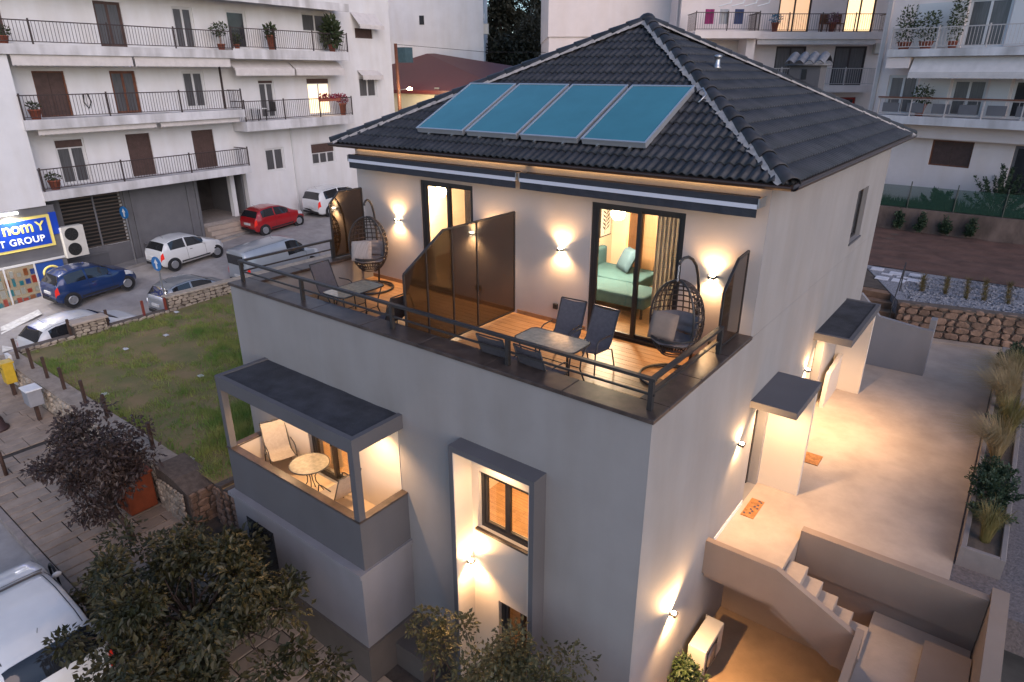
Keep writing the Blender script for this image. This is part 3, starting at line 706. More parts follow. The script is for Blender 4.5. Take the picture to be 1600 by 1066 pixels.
# ------------------------------------------------------------------ rolled awnings
m_awn = M('awning_cloth', (.030, .034, .045), .8, var=.2, vscale=6, stretch=(1, 6, 6)); m_awnw = M('awning_bar', (.62, .64, .72), .45)
for x0, x1, lb in ((-9.08, -4.46, 'left rolled up dark awning with white front bar'), (-4.36, -.08, 'right rolled up dark awning with white front bar')):
    t = thing('awning', lb, 'awning', ((x0+x1)/2, D, 1.95), 0, 'rolled awnings under the eaves')
    MB().tube([(x0+.04, 3.30, 2.13), (x1-.04, 3.30, 2.13)], .075, 14).build('cloth_roll', m_awn, t, True)
    MB().box(x0, x1, 3.115, 3.15, 2.115, 2.21).build('upper_valance', m_awn, t)
    MB().box(x0, x1, 3.10, 3.15, 2.05, 2.114).build('front_bar', m_awnw, t)
    N = 60
    MB().grid(lambda a, b: (x0+(x1-x0)*a, 3.118+.006*sin(a*40)+.004*sin(a*97), 2.05-.13*b), N, 1).build('valance', m_awn, t)
    for x in (x0+.02, (x0+x1)/2, x1-.02): MB().box(x-.02, x+.02, 3.2, D-.001, 2.09, 2.17).build('bracket', m_metal, t)
    for s_ in (x0-.028, x1+.008): MB().box(s_, s_+.02, 3.10, 3.40, 2.06, 2.2).build('end_cap', m_metal, t)
# ------------------------------------------------------------------ solar collectors
FR0 = slope_frame(0)
m_sol = M('solar_glass', (.050, .205, .25), .16, var=.08, vscale=1.2, spec=.6, coat=.0); m_sfr = M('collector_frame', (.55, .57, .60), .4, metal=.6)
o, u, sv, nn, ln, ua, sl_ = FR0
names = ['leftmost of the four blue solar collectors on the roof', 'second from left of the four blue solar collectors', 'third from left of the four blue solar collectors', 'rightmost blue solar collector next to the pale hip line']
for i, (xa, xb) in enumerate(((-7.35, -6.08), (-6.0, -4.76), (-4.68, -3.44), (-3.36, -2.12))):
    m4 = Matrix((u, sv, nn)).transposed().to_4x4(); m4.translation = o+u*(xa-o.x)+sv*.50+nn*.09
    t = thing('solar_collector', names[i], 'solar panel', m4.translation, 0, 'solar collectors on the front roof slope'); t.matrix_world = m4
    w_, h_ = xb-xa, 1.95
    MB().box(.012, w_-.012, .012, h_-.012, 0, .085).build('tray', m_sfr, t, world=False)
    for k, b in enumerate(((0, w_, 0, .035), (0, w_, h_-.035, h_), (0, .035, .036, h_-.036), (w_-.035, w_, .036, h_-.036))): MB().box(*b, .086, .108).build('frame_bar', m_sfr, t, world=False)
    MB().box(.036, w_-.036, .036, h_-.036, .086, .096).build('glass', m_sol, t, world=False)
    for k in (.25, .75): MB().box(w_*k-.02, w_*k+.02, -.02, .05, -.06, -.001).build('clamp', m_metal, t, world=False)
cp = o+u*(-2.05-o.x)+sv*2.35+nn*.12
one('solar_pipe', MB().tube([cp, cp+u*.12+nn*.08, cp+u*.22-sv*.1+nn*.02, cp+u*.16-sv*.3-nn*.03], .015, 6), m_metal, 'bent silver pipe beside the rightmost solar collector', 'pipe', smooth=True)
# ------------------------------------------------------------------ terrace and balcony furniture
m_sling = M('sling_fabric', (.085, .080, .092), .75, var=.15, vscale=20); m_tubeb = M('tube_steel', (.035, .033, .033), .4)
m_slingb = M('beige_sling', (.36, .31, .26), .8, var=.1, vscale=20)
m_ttop = M('table_glass', (.36, .32, .24), .045, var=.2, vscale=14, spec=.9)
def chair(label, x, y, z, rz, sling, tube_, group):
    t = thing('sling_chair', label, 'chair', (x, y, z), rz, group)          # faces -Y in its own frame
    k = dict(parent=t, world=False)
    hw = .26
    for s_ in (-1, 1):
        MB().tube([(s_*hw, -.26, .02), (s_*hw, -.25, .40), (s_*hw, -.20, .60), (s_*hw, -.12, .63), (s_*hw, .16, .62)], .012, 6).build('leg', tube_, t, True, world=False)
        MB().tube([(s_*hw, .33, .02), (s_*hw, .22, .36), (s_*(hw-.02), .10, .40)], .012, 6).build('leg', tube_, t, True, world=False)
        MB().tube([(s_*(hw-.02), -.25, .42), (s_*(hw-.02), .14, .39), (s_*(hw-.02), .22, .46), (s_*(hw-.02), .42, .96)], .012, 6).build('side_tube', tube_, t, True, world=False)
    MB().tube([(-hw+.02, .42, .96), (hw-.02, .42, .96)], .012, 6).build('top_rail', tube_, t, world=False)
    def fn(a, b):
        pr = [(-.25, .425), (-.05, .395), (.14, .39), (.20, .43), (.26, .56), (.42, .95)]
        f = b*(len(pr)-1); i = min(int(f), len(pr)-2); q = f-i; y_ = pr[i][0]*(1-q)+pr[i+1][0]*q; z_ = pr[i][1]*(1-q)+pr[i+1][1]*q
        return ((a*2-1)*(hw-.025), y_, z_-.02*(1-(a*2-1)**2))
    MB().grid(fn, 4, 15).build('sling', sling, t, True, world=False); return t
def table(label, x, y, z, rz, lx, ly, h):
    t = thing('patio_table', label, 'table', (x, y, z), rz)
    def rr(a, b, r, zz):
        P = []
        for cx_, cy_, a0 in ((a-r, b-r, 0), (-a+r, b-r, 90), (-a+r, -b+r, 180), (a-r, -b+r, 270)):
            for i in range(5): q = R(a0+i*22.5); P.append((cx_+r*cos(q), cy_+r*sin(q), zz))
        return P
    MB().prism(rr(lx/2-.012, ly/2-.012, .10, h-.008), (0,0,.010)).build('table_top', m_ttop, t, world=False)
    MB().tube(rr(lx/2, ly/2, .11, h-.006), .014, 6, True).build('rim', m_tubeb, t, True, world=False)
    for sx in (-1, 1):
        for sy in (-1, 1):
            MB().tube([(sx*(lx/2-.06), sy*(ly/2-.06), 0.005), (sx*(lx/2-.13), sy*(ly/2-.13), .28), (sx*(lx/2-.12), sy*(ly/2-.12), .45), (sx*(lx/2-.06), sy*(ly/2-.06), h-.02)], .013, 6).build('leg', m_tubeb, t, True, world=False)
    for sy in (-1, 1): MB().tube([(-(lx/2-.13), sy*(ly/2-.13), .30), (lx/2-.13, sy*(ly/2-.13), .30)], .009, 5).build('stretcher', m_tubeb, t, world=False)
    return t
G = 'sling chairs round the terrace tables'
table('glass topped table on the right half of the terrace', -2.29, 1.20, FLOOR, R(0), 1.10, .58, .72)
chair('left of two sling chairs between right table and wall', -2.66, 2.02, FLOOR, R(4), m_sling, m_tubeb, G); chair('right of two sling chairs between right table and wall', -2.06, 1.98, FLOOR, R(-3), m_sling, m_tubeb, G)
chair('left of two sling chairs by the railing at right table', -2.76, .66, FLOOR, R(182), m_sling, m_tubeb, G); chair('right of two sling chairs by the railing at right table', -2.05, .66, FLOOR, R(177), m_sling, m_tubeb, G)
table('glass topped table on the left half of the terrace', -6.72, 1.05, FLOOR, R(90), 1.05, .62, .72)
chair('sling chair at left table nearest the railing, beside the divider screen', -5.62, .82, FLOOR, R(-88), m_sling, m_tubeb, G); chair('sling chair at left table against the divider screen', -5.48, 1.45, FLOOR, R(-92), m_sling, m_tubeb, G)
chair('sling chair at left table on its parapet side', -7.62, 1.30, FLOOR, R(92), m_sling, m_tubeb, G)
# balcony set
t = thing('round_table', 'small round glass table on the covered balcony', 'table', (-6.55, -.50, -3.615))
MB().lathe([(.36, .688), (.36, .70)], 28).build('table_top', m_ttop, t, world=False); MB().tube([(.37*cos(a*2*pi/28), .37*sin(a*2*pi/28), .693) for a in range(28)], .012, 6, True).build('rim', m_tubeb, t, True, world=False)
for a in (45, 135, 225, 315):
    c_, s_ = cos(R(a)), sin(R(a)); MB().tube([(.26*c_, .26*s_, .005), (.08*c_, .08*s_, .30), (.07*c_, .07*s_, .42), (.22*c_, .22*s_, .68)], .010, 6).build('leg', m_tubeb, t, True, world=False)
G2 = 'beige chairs on the covered balcony'
chair('beige sling chair left of the round balcony table', -7.72, -.36, -3.615, R(70), m_slingb, m_tubeb, G2); chair('beige sling chair right of the round balcony table', -5.75, -.50, -3.615, R(-92), m_slingb, m_tubeb, G2)
# hanging egg chairs
m_wick = M('wicker', (.06, .045, .038), .7, var=.3, vscale=30); m_cush = M('quilted_cushion', (.22, .20, .205), .9, var=.12, vscale=8); m_pil = M('brown_pillow', (.27, .20, .155), .9, var=.1, vscale=6); m_strp = M('striped_pillow', (.36, .31, .28), .9, var=.25, vscale=9, stretch=(9, .3, .3))
def egg(label, x, y, rz, pil):
    t = thing('hanging_chair', label, 'hanging chair', (x, y, FLOOR), rz, 'egg shaped hanging chairs on the terrace')      # opens to -Y
    MB().tube([(.48*cos(a*2*pi/32), .05+.48*sin(a*2*pi/32), .03) for a in range(32)], .022, 7, True).build('base_ring', m_tubeb, t, True, world=False)
    MB().tube([(0, .52, .03), (0, .58, .35), (0, .60, .7), (0, .595, 1.1), (0, .57, 1.4), (0, .52, 1.62), (0, .44, 1.79), (0, .33, 1.90), (0, .21, 1.955), (0, .10, 1.955), (0, .03, 1.92), (0, .0, 1.87)], .024, 8).build('stand_pole', m_tubeb, t, True, world=False)
    MB().tube([(-.45, .2, .03), (0, .52, .03), (.45, .2, .03)], .018, 6).build('foot_brace', m_tubeb, t, world=False)
    ch_ = MB()
    for i in range(8): ch_.tube([(.012*cos(q*pi/3)*(i % 2)+0, .012*cos(q*pi/3)*(1-i % 2), 1.88-i*.035-.02*sin(q*pi/3)) for q in range(6)], .004, 4, True)
    tag(ch_.build('chain', m_metal, t, world=False), kind='stuff')
    a_, b_, c_ = .42, .40, .62; cz = 1.0
    def S(th, ph, r=1.): # th around vertical from back, ph from bottom
        rad = sin(ph); return Vector((a_*r*rad*sin(th), .06+b_*r*rad*cos(th), cz-c_*r*cos(ph)))
    sh = MB(); nt_, np_ = 15, 16; tw = R(108)
    for i in range(nt_+1):
        th = -tw+2*tw*i/nt_; sh.tube([S(th*(1 if p > 3 else 1), R(18)+(R(176)-R(18))*p/np_) for p in range(np_+1)], .011, 4)
    for p in range(1, np_, 1):
        ph = R(18)+(R(176)-R(18))*p/np_
        lim = tw if ph > R(75) else pi
        sh.tube([S(-lim+2*lim*i/24, ph) for i in range(25)], .012, 4)
    tag(sh.build('wicker_shell', m_wick, t, True, world=False), kind='stuff')
    rim_ = [S(-tw, R(70)+(R(176)-R(70))*i/12) for i in range(13)]+[S(tw, R(176)-(R(176)-R(70))*i/12) for i in range(13)]+[S(pi*2-tw-(2*pi-2*tw)*(1-i/10)-2*pi+2*tw+ (2*pi-2*tw), R(70)) for i in range(0)]
    low = [S(tw+(2*pi-2*tw)*i/10, R(70)-R(6)*sin(pi*i/10)) for i in range(1, 10)]
    MB().tube(rim_+low, .017, 7, True).build('rim', m_tubeb, t, True, world=False)
    def seat(a, b):
        th = -pi+2*pi*a; r_ = b*.33; q = .02*abs(sin(th*3))+.025*abs(sin(b*9)); return (r_*1.08*sin(th), .02+r_*cos(th), .62+.05*b*b+q+.03*(1-b))
    MB().grid(seat, 36, 8).build('seat_cushion', m_cush, t, True, world=False)
    def back(a, b):
        th = R(-95)+R(190)*a; ph = R(58)+R(34)*b; q = .06+.035*abs(sin(a*pi*3))*abs(sin(b*pi*2.5)); e = min(1, 6*a, 6*(1-a), 6*b, 6*(1-b)); p = S(th, ph, .97); d = Vector((p.x, p.y-.06, 0)).normalized(); return p-d*q*(.25+.75*e)
    MB().grid(back, 24, 16).build('back_cushion', m_cush, t, True, world=False)
    Rm = Matrix.Rotation(rz, 4, 'Z'); c0 = Matrix.Translation((x, y, FLOOR)) @ Rm @ Vector((-.10, -.12, .90))
    one('cushion', pillow(MB(), c0, .46, .46, .16, (R(68), 0, rz+R(12))), pil[0], pil[1], 'cushion', smooth=True)
    return t
egg('hanging wicker egg chair at the right end of the terrace', -.88, 2.42, R(-12), (m_pil, 'square brown cushion in the right hanging chair'))
egg('hanging wicker egg chair at the left end of the terrace', -8.22, 2.72, R(28), (m_strp, 'striped beige cushion in the left hanging chair'))
# ------------------------------------------------------------------ the yard on the right, its walls and stairs
m_conc = M('yard_concrete', (.42, .345, .285), .75, var=.2, vscale=.9, bump=.15, bscale=25, detail=10, wet=2)
mb = MB(); mb.box(.001, 3.4, 4.06, 16.4, YARD-.6, YARD); mb.box(.001, 1.17, 2.72, 4.059, YARD-.4, YARD); struct('yard', mb, m_conc)
struct('side_ground', MB().box(3.401, 16, 4.06, 16.4, YARD-.6, YARD-.02), M('side_gravel', (.15, .13, .13), .95, var=.3, vscale=18, bump=.8, bscale=30))
m_dirt = M('patio_floor', (.40, .27, .16), .8, var=.18, vscale=1.2, bump=.2, bscale=25)
struct('patio', MB().box(.001, 3.9, -6.5, 4.05, PATIO-1.5, PATIO), m_dirt)
m_wallp = plaster('yard_wall_paint', (.30, .225, .175), .06, .08)
def wall(label, mb, mat=m_wallp): return one('wall', mb, mat, label, 'wall')
st = thing('stairs', 'concrete stairs going down from the yard beside the landing', 'stairs', (1.2, 3.3, YARD))
def step(x, z): MB().cbox(x, x+.31, 2.72, 3.52, z-.17, z, .01).build('step', m_conc, st)
for i in range(5): step(1.175+i*.265, YARD-.12-i*.17)
MB().prism([(.001, 2.60, -3.46), (1.17, 2.60, -3.46), (2.42, 2.60, -4.06), (2.42, 2.60, -4.80), (2.2, 2.60, -4.80), (1.17, 2.60, -4.14), (.001, 2.60, -4.14)], (0, .115, 0)).build('stair_parapet', m_wallp, st)
MB().prism([(1.17, 2.72, -4.14), (2.5, 2.72, -4.8), (2.5, 2.72, -5.0), (1.17, 2.72, -4.4)], (0, .8, 0)).build('stair_slab', m_wallp, st)
MB().box(.001, 1.17, 2.715, 4.05, -4.3, YARD-.401).build('landing_slab', m_wallp, st)
struct('stair_landing', MB().box(2.53, 3.92, -6, 4.05, -7, -4.62), m_conc)
wall('grey parapet along the outer stair landing', MB().prism([(2.421, 2.715, -7), (2.421, 2.715, -3.98), (2.421, -4, -4.9), (2.421, -4, -7)], (.108, 0, 0)))
wall('long grey beam wall under the yard edge', MB().box(1.18, 3.93, 4.0, 4.055, -4.36, -3.56).box(1.18, 3.93, 4.0561, 4.16, -3.749, -3.56))
wall('lower grey wall behind the stairs', MB().box(2.5, 3.93, 4.0552, 4.3, -7, -4.361))
wall('grey boundary wall on the right, running towards the street', MB().prism([(3.94, 4.3, -7), (3.94, 4.3, -3.5), (3.94, -6, -3.9), (3.94, -6, -7)], (.22, 0, 0)))
one('raised_kerb', MB().box(3.3, 3.92, -5, 3.6, -4.619, -4.40), m_wallp, 'low raised kerb beside the right boundary wall', 'kerb')
wall('retaining wall behind the lower patio under the landing', MB().box(.002, 2.499, 4.056, 4.3, -7, -4.365))
# free standing stub wall beyond the far canopy
q = [(.002, 13.0, YARD+.001), (1.86, 13.05, YARD+.001), (1.86, 13.05, -2.45), (1.6, 13.04, -2.45), (.55, 13.02, -2.32), (.30, 13.01, -2.05), (.002, 13.0, -1.75)]
wall('grey stub wall with a stepped top beyond the far canopy', MB().prism(q, (0, .14, 0)).box(1.72, 1.86, 13.2, 13.5, YARD+.001, -2.2), m_midgrey)
# door mat
m_mat = M('coir', (.38, .17, .055), .95, var=.35, vscale=14, bump=.6, bscale=150)
t = thing('doormat', 'orange brown doormat at the near side door', 'doormat', (.22, 4.38, YARD))
MB().cbox(.10, .34, 4.06, 4.70, YARD+.002, YARD+.018, .004).build('mat', m_mat, t)
mp_ = MB(); random.seed(2)
for i in range(9):
    x, y = random.uniform(.13, .31), random.uniform(4.1, 4.66); mp_.poly([(x-.02, y-.03, YARD+.0195), (x+.02, y-.03, YARD+.0195), (x+.02, y+.02, YARD+.0195), (x-.02, y+.03, YARD+.0195)])
tag(mp_.build('print', M('mat_print', (.08, .06, .08), .9), t), kind='stuff')
t = thing('doormat', 'small orange mat behind the near canopy fin', 'doormat', (.6, 6.9, YARD)); MB().cbox(.40, .80, 6.65, 7.1, YARD+.002, YARD+.016, .004).build('mat', m_mat, t)
# air conditioner on the patio
A_, B_ = at(1070, 1040, 'Z', PATIO), at(1112, 992, 'Z', PATIO)
t = thing('outdoor_unit', 'cream air conditioner unit on the lower patio by the house wall', 'air conditioner', (.28, 3.2, PATIO))
m_ac = M('ac_paint', (.60, .58, .53), .45, var=.05, vscale=5)
y0, y1 = 2.1, 2.95
MB().box(.10, .42, y0, y1, PATIO+.08, PATIO+.70).build('casing', m_ac, t, bevel=.015)
gr = MB()
for i in range(12): z = PATIO+.14+i*.043; gr.box(.421, .427, y0+.06, y1-.30, z, z+.014)
tag(gr.build('grille', m_black, t), kind='stuff')
MB().lathe([(.22, .43), (.22, .438), (.06, .445)], 20, 'X', (0, (y0+y1)/2-.12, PATIO+.40)).build('fan_guard', m_metal, t, True)
for y in (y0+.12, y1-.12): MB().box(.14, .40, y-.03, y+.03, PATIO+.001, PATIO+.079).build('foot', m_black, t)
MB().tube([(.2, y1, PATIO+.3), (.2, y1+.08, PATIO+.32), (.06, y1+.12, PATIO+.4), (.02, y1+.2, PATIO+.5)], .012, 6).build('pipe', m_white, t, True)
# ------------------------------------------------------------------ planter with shrubs and grasses
m_plt = M('planter_paint', (.23, .20, .19), .8, var=.1, vscale=3)
pl = thing('planter', 'long grey planter box along the yard', 'planter', (3.7, 10, YARD))
PZ = YARD+.36
for b in ((3.43, 3.51, 4.95, 15.8), (3.97, 4.05, 4.95, 15.8), (3.511, 3.969, 4.95, 5.03), (3.511, 3.969, 15.72, 15.8)): MB().cbox(*b, YARD-.02, PZ, .008).build('planter_side', m_plt, pl)
MB().grid(lambda a, b: (3.511+.458*a, 5.031+10.68*b, PZ-.06+.02*mnoise.noise((a*3, b*40, 0))), 4, 60).build('soil', m_earth, pl)
m_grn = leafmat('shrub_green', (.020, .045, .022), (.05, .085, .045), 6); m_grassy = leafmat('pampas', (.40, .30, .16), (.28, .22, .11), 4); m_gg = leafmat('grass_yellowgreen', (.25, .20, .07), (.16, .15, .05), 4)
def grass_clump(label, x, y, z, h, n_, mat, spread=.35, lean=(0, 0), nm='ornamental_grass', group='grasses in the long planter'):
    mb = MB()
    for i in range(n_):
        a = random.uniform(0, 2*pi); r = random.uniform(0, .08); hh = h*random.uniform(.6, 1.05); o_ = spread*random.uniform(.2, 1.)*hh
        p0 = Vector((x+r*cos(a), y+r*sin(a), z)); d = Vector((cos(a), sin(a), 0)); wd = Vector((-d.y, d.x, 0))*random.uniform(.003, .006)
        P_ = [p0, p0+d*o_*.25+Vector((lean[0]*.2, lean[1]*.2, hh*.55)), p0+d*o_*.7+Vector((lean[0]*.6, lean[1]*.6, hh*.9)), p0+d*o_*1.3+Vector((lean[0]*1.2, lean[1]*1.2, hh*.86))]
        for k in range(3):
            f0, f1 = 1-k*.28, 1-(k+1)*.28; mb.f.append([mb._p(P_[k]-wd*f0), mb._p(P_[k]+wd*f0), mb._p(P_[k+1]+wd*f1), mb._p(P_[k+1]-wd*f1)])
    return one(nm, mb, mat, label, 'plant', group)
def shrub(label, x, y, z, r, h, n_, mat, nm='shrub', group='shrubs in the long planter', ls=.07):
    mb = MB()
    for i in range(26):
        a, e = random.uniform(0, 2*pi), random.uniform(.15, 1.45); L_ = random.uniform(.7, 1.05); tip = Vector((x+r*L_*cos(a)*cos(e), y+r*L_*sin(a)*cos(e), z+h*L_*(.25+.75*sin(e)))); b0 = Vector((x, y, z))
        for k in range(n_//26):
            f = random.uniform(.35, 1.02); p = b0.lerp(tip, f)+Vector([random.gauss(0, .025) for _ in range(3)]); d = Vector([random.gauss(0, 1) for _ in range(3)])+(tip-b0).normalized()*1.3; d.normalize()
            s_ = d.cross(Vector((random.gauss(0,1), random.gauss(0,1), random.gauss(0,1)))).normalized()*ls*.22
            mb.f.append([mb._p(p), mb._p(p+d*ls*.5+s_), mb._p(p+d*ls), mb._p(p+d*ls*.5-s_)])
    return one(nm, mb, mat, label, 'plant', group)
random.seed(21)
shrub('round dark green shrub near the front end of the planter', 3.73, 6.9, PZ-.06, .50, .55, 2200, m_grn); grass_clump('thin yellow green grass at the front end of the planter', 3.74, 5.45, PZ-.07, .75, 420, m_gg, .5)
shrub('dark green shrub second from the front of the planter', 3.72, 6.1, PZ-.06, .38, .36, 1300, m_grn)
shrub('dark shrub behind the second grass in the planter', 3.72, 7.7, PZ-.06, .40, .42, 1300, m_grn)
grass_clump('pale drooping grass leaning left in the middle of the planter', 3.70, 8.6, PZ-.07, .95, 800, m_grassy, .85, (-.32, -.1)); grass_clump('upright golden grass in the middle of the planter', 3.78, 9.5, PZ-.07, 1.15, 800, m_gg, .45)
shrub('dark shrub right behind the golden grass', 3.76, 10.4, PZ-.06, .35, .4, 1100, m_grn)
grass_clump('pale drooping grass beyond the golden grass', 3.70, 11.3, PZ-.07, .95, 800, m_grassy, .9, (-.28, 0)); grass_clump('feathery pale grass near the far end of the planter', 3.72, 12.6, PZ-.07, .95, 800, m_grassy, .9, (-.3, .1))
grass_clump('pale grass between the two far tufts of the planter', 3.74, 11.9, PZ-.07, .85, 600, m_grassy, .8, (-.2, .1)); grass_clump('golden grass just before the far shrub of the planter', 3.76, 13.3, PZ-.07, .9, 600, m_gg, .5)
shrub('large dark green shrub at the far end of the planter', 3.72, 14.2, PZ-.06, .55, .8, 2200, m_grn)
# ------------------------------------------------------------------ rear garden: stone wall, gravel bed, soil
m_stone = M('rubble_stone', (.22, .14, .10), .9, var=.35, vscale=5, bump=.7, bscale=14, rnd=.3)
m_mortd = M('dark_mortar', (.11, .085, .07), .95, var=.3, vscale=8, bump=.5, bscale=30)
def stone_mesh(seed, w_, h_, d_):
    rs = random.Random(seed); k = 7; P_ = []
    for i in range(k):
        a = 2*pi*i/k+rs.uniform(-.3, .3); r = rs.uniform(.84, 1.06); c_, s_ = cos(a), sin(a); m_ = max(abs(c_), abs(s_)); P_.append((c_/m_**.75*r*w_/2, s_/m_**.75*r*h_/2))
    mb = MB(); A = [mb._p((x, 0, z)) for x, z in P_]; B = [mb._p((x*.97, -d_*.6, z*.97)) for x, z in P_]; C_ = [mb._p((x*.80, -d_*rs.uniform(.7, 1.1), z*.80)) for x, z in P_]
    for i in range(k):
        j = (i+1) % k; mb.f.append([A[i], A[j], B[j], B[i]]); mb.f.append([B[i], B[j], C_[j], C_[i]])
    mb.f.append(C_); return mb.mesh('stone', m_stone)
SM = {}
def stones(parent, origin, ang, length, height, sw, sh, depth, seed, mat=None, limit=300):
    "courses of odd stones on a wall face; the face looks along -Y turned by ang"
    rs = random.Random(seed); Rm = Matrix.Rotation(ang, 4, 'Z'); z = 0; cnt_ = 0
    while z < height-.03:
        h_ = min(sh*rs.uniform(.8, 1.25), height-z); x = -rs.uniform(0, sw*.4)
        while x < length-.02:
            w_ = sw*rs.uniform(.65, 1.45); x1 = min(x+w_, length); x0 = max(x, 0); x += w_
            if x1-x0 < .04: continue
            key = (rs.randrange(10), mat.name if mat else '')
            if key not in SM:
                SM[key] = stone_mesh(key[0]+50, 1, 1, 1)
                if mat: SM[key].materials[0] = mat
            if cnt_ >= limit: continue
            o_ = link('stone', SM[key], parent); p = Vector(origin)+Rm @ Vector(((x0+x1)/2, 0, z+h_/2+rs.uniform(-.01, .01)))
            m4 = Matrix.Translation(p-(parent.location if parent else Vector())) @ Rm @ Matrix.Rotation(rs.uniform(-.16, .16), 4, 'Y') @ Matrix.Diagonal((x1-x0-.004, depth*rs.uniform(.6, 1.3), (h_-.004)*rs.uniform(.92, 1.1), 1)); o_.matrix_local = m4; cnt_ += 1
        z += h_
rw = thing('stone_wall', 'brown rubble stone retaining wall at the back of the yard', 'stone wall', (3, 16.6, YARD))
an = R(13)
mb = MB(); c_, s_ = cos(an), sin(an)
def rwp(l, off, z): return Vector((.62+c_*l-s_*off, 16.0+s_*l+c_*off, z))
mb.prism([rwp(0, 0, YARD), rwp(9, 0, YARD), rwp(9, 0, -2.74), rwp(0, 0, -2.74)], (-s_*.3, c_*.3, 0)); mb.build('mortar', m_mortd, rw)
stones(rw, rwp(0, 0, YARD+.08), an, 5.5, 1.0, .30, .20, .08, 5)
mb = MB().prism([rwp(-.02, -.06, -2.739), rwp(9, -.06, -2.739), rwp(9, .3, -2.739), rwp(-.02, .3, -2.739)], (0, 0, .05)); mb.build('cap', m_mortd, rw)
one('kerb_strip', MB().prism([rwp(.5, -.30, YARD+.001), rwp(6.5, -.30, YARD+.001), rwp(6.5, -.04, YARD+.001), rwp(.5, -.04, YARD+.001)], (0, 0, .07)), m_conc, 'low concrete strip at the foot of the stone wall', 'kerb')
GZ = -2.72
m_gravel = M('gravel', (.24, .24, .26), .95, var=.5, vscale=26, bump=1., bscale=30, detail=3); m_soil = M('tilled_soil', (.105, .055, .042), .95, var=.35, vscale=1.6, bump=1., bscale=8, detail=9)
gb_ = [rwp(0, .3, GZ), rwp(16, .3, GZ), Vector((16, 20.6, GZ)), Vector((-1.2, 20.2, GZ))]
struct('gravel_bed', MB().prism(gb_, (0, 0, -.6)), m_gravel)
struct('garden_ground', MB().box(-14, .61, 17.32, 27.4, GZ-2.5, GZ-.02), m_earth)
struct('soil_bed', MB().grid(lambda a, b: (-6+22*a, 20.2+7.1*b, GZ+.02+.05*mnoise.noise((a*30, b*9, 1))+.02*sin(b*40)), 90, 40), m_soil, True)
random.seed(9)
gp = MB()
for i in range(2600):
    l, f = random.uniform(.2, 6), random.uniform(.35, 3.6); p = rwp(l, f, GZ); p.y = min(p.y, 20.1); s_2 = random.uniform(.018, .04); mm = Matrix.Translation(p) @ Matrix.Rotation(random.uniform(0, 6), 4, 'Z'); gp.m = mm
    gp.poly([(-s_2, -s_2*.8, 0), (s_2, -s_2*.7, 0), (s_2*.6, 0, s_2*.9), (-s_2*.5, 0, s_2)]); gp.poly([(s_2, s_2*.8, 0), (-s_2, s_2*.7, 0), (-s_2*.5, 0, s_2), (s_2*.6, 0, s_2*.9)])
gp.m = None; tag(gp.build('gravel', m_gravel), kind='stuff', label='loose grey gravel on the planting bed', cat='gravel')
m_pav = M('pale_flag', (.58, .58, .62), .8, var=.15, vscale=4, bump=.2, bscale=20, rnd=.1)
fl = thing('stepping_stones', 'pale flagstone path behind the garden steps', 'path', (.5, 18.2, GZ))
for i, (px, py) in enumerate(((1371, 420), (1400, 427), (1431, 430), (1378, 434), (1404, 438), (1428, 438), (1386, 428), (1410, 433))):
    p = at(px, py, 'Z', GZ+.03); wq, dq = (.40, .38) if i < 6 else (.34, .16)
    MB().cbox(p.x-wq/2, p.x+wq/2, p.y-dq/2, p.y+dq/2, GZ+.003, GZ+.035, .01).build('flagstone', m_pav, fl)
random.seed(31); mg2 = leafmat('bed_plant', (.17, .11, .035), (.10, .09, .03), 5)
for i, (px, y0_, y1_) in enumerate(((1443, 437, 455), (1480, 440, 460), (1512, 443, 467), (1540, 445, 470), (1577, 450, 475))):
    for j in range(4):
        f = j/3; p = at(px-f*3, y0_+(y1_-y0_)*f, 'Z', GZ); ordc = ['first', 'second', 'third', 'fourth', 'fifth'][i]; ordr = ['farthest', 'second farthest', 'second nearest', 'nearest'][j]
        grass_clump(f'{ordr} tuft in the {ordc} planted row from the left on the gravel', p.x, p.y, GZ, .26, 70, mg2, .9, nm='grass_tuft', group='tufts planted in rows on the gravel')
# garden steps with a handrail behind the stub wall
gs = thing('garden_steps', 'brown garden steps with dark handrail behind the stub wall', 'steps', (.2, 14.5, YARD)); mstp = M('step_wood', (.22, .13, .08), .8, var=.25, vscale=5)
for i in range(5): MB().cbox(-1.6, .6, 15.6+i*.34, 17.31, YARD+i*.2, YARD+.195+i*.2, .01).build('step', mstp, gs)
MB().tube([(.5, 15.6, YARD+.2), (.5, 15.6, YARD+1.0), (.42, 17.4, GZ+.95), (.42, 17.4, GZ)], .02, 6).build('handrail', m_rail, gs)
# low rear wall with green mesh fence
m_rwall2 = M('weathered_wall', (.13, .095, .08), .95, var=.45, vscale=1.5, bump=.5, bscale=12, stretch=(1, 1, .5))
one('boundary_wall', MB().box(-14, 16, 27.35, 27.6, GZ-.5, -1.72), m_rwall2, 'weathered low concrete wall behind the soil bed', 'wall')
struct('terrace_ground', MB().box(-60, 60, 27.61, 120, -6, -1.9), m_earth)
m_mesh = M('fence_mesh', (.02, .075, .05), .8)
_n = m_mesh.node_tree.nodes; _t = _n.new('ShaderNodeBsdfTransparent'); _x = _n.new('ShaderNodeMixShader'); _x.inputs[0].default_value = .36
m_mesh.node_tree.links.new(_t.outputs[0], _x.inputs[1]); m_mesh.node_tree.links.new(_n['Principled BSDF'].outputs[0], _x.inputs[2]); m_mesh.node_tree.links.new(_x.outputs[0], _n['Material Output'].inputs[0])
fe = thing('mesh_fence', 'green mesh fence on the low rear wall', 'fence', (2, 27.5, -1.72))
MB().box(-5, 12, 27.49, 27.495, -1.68, -.75).build('mesh_sheet', m_mesh, fe)
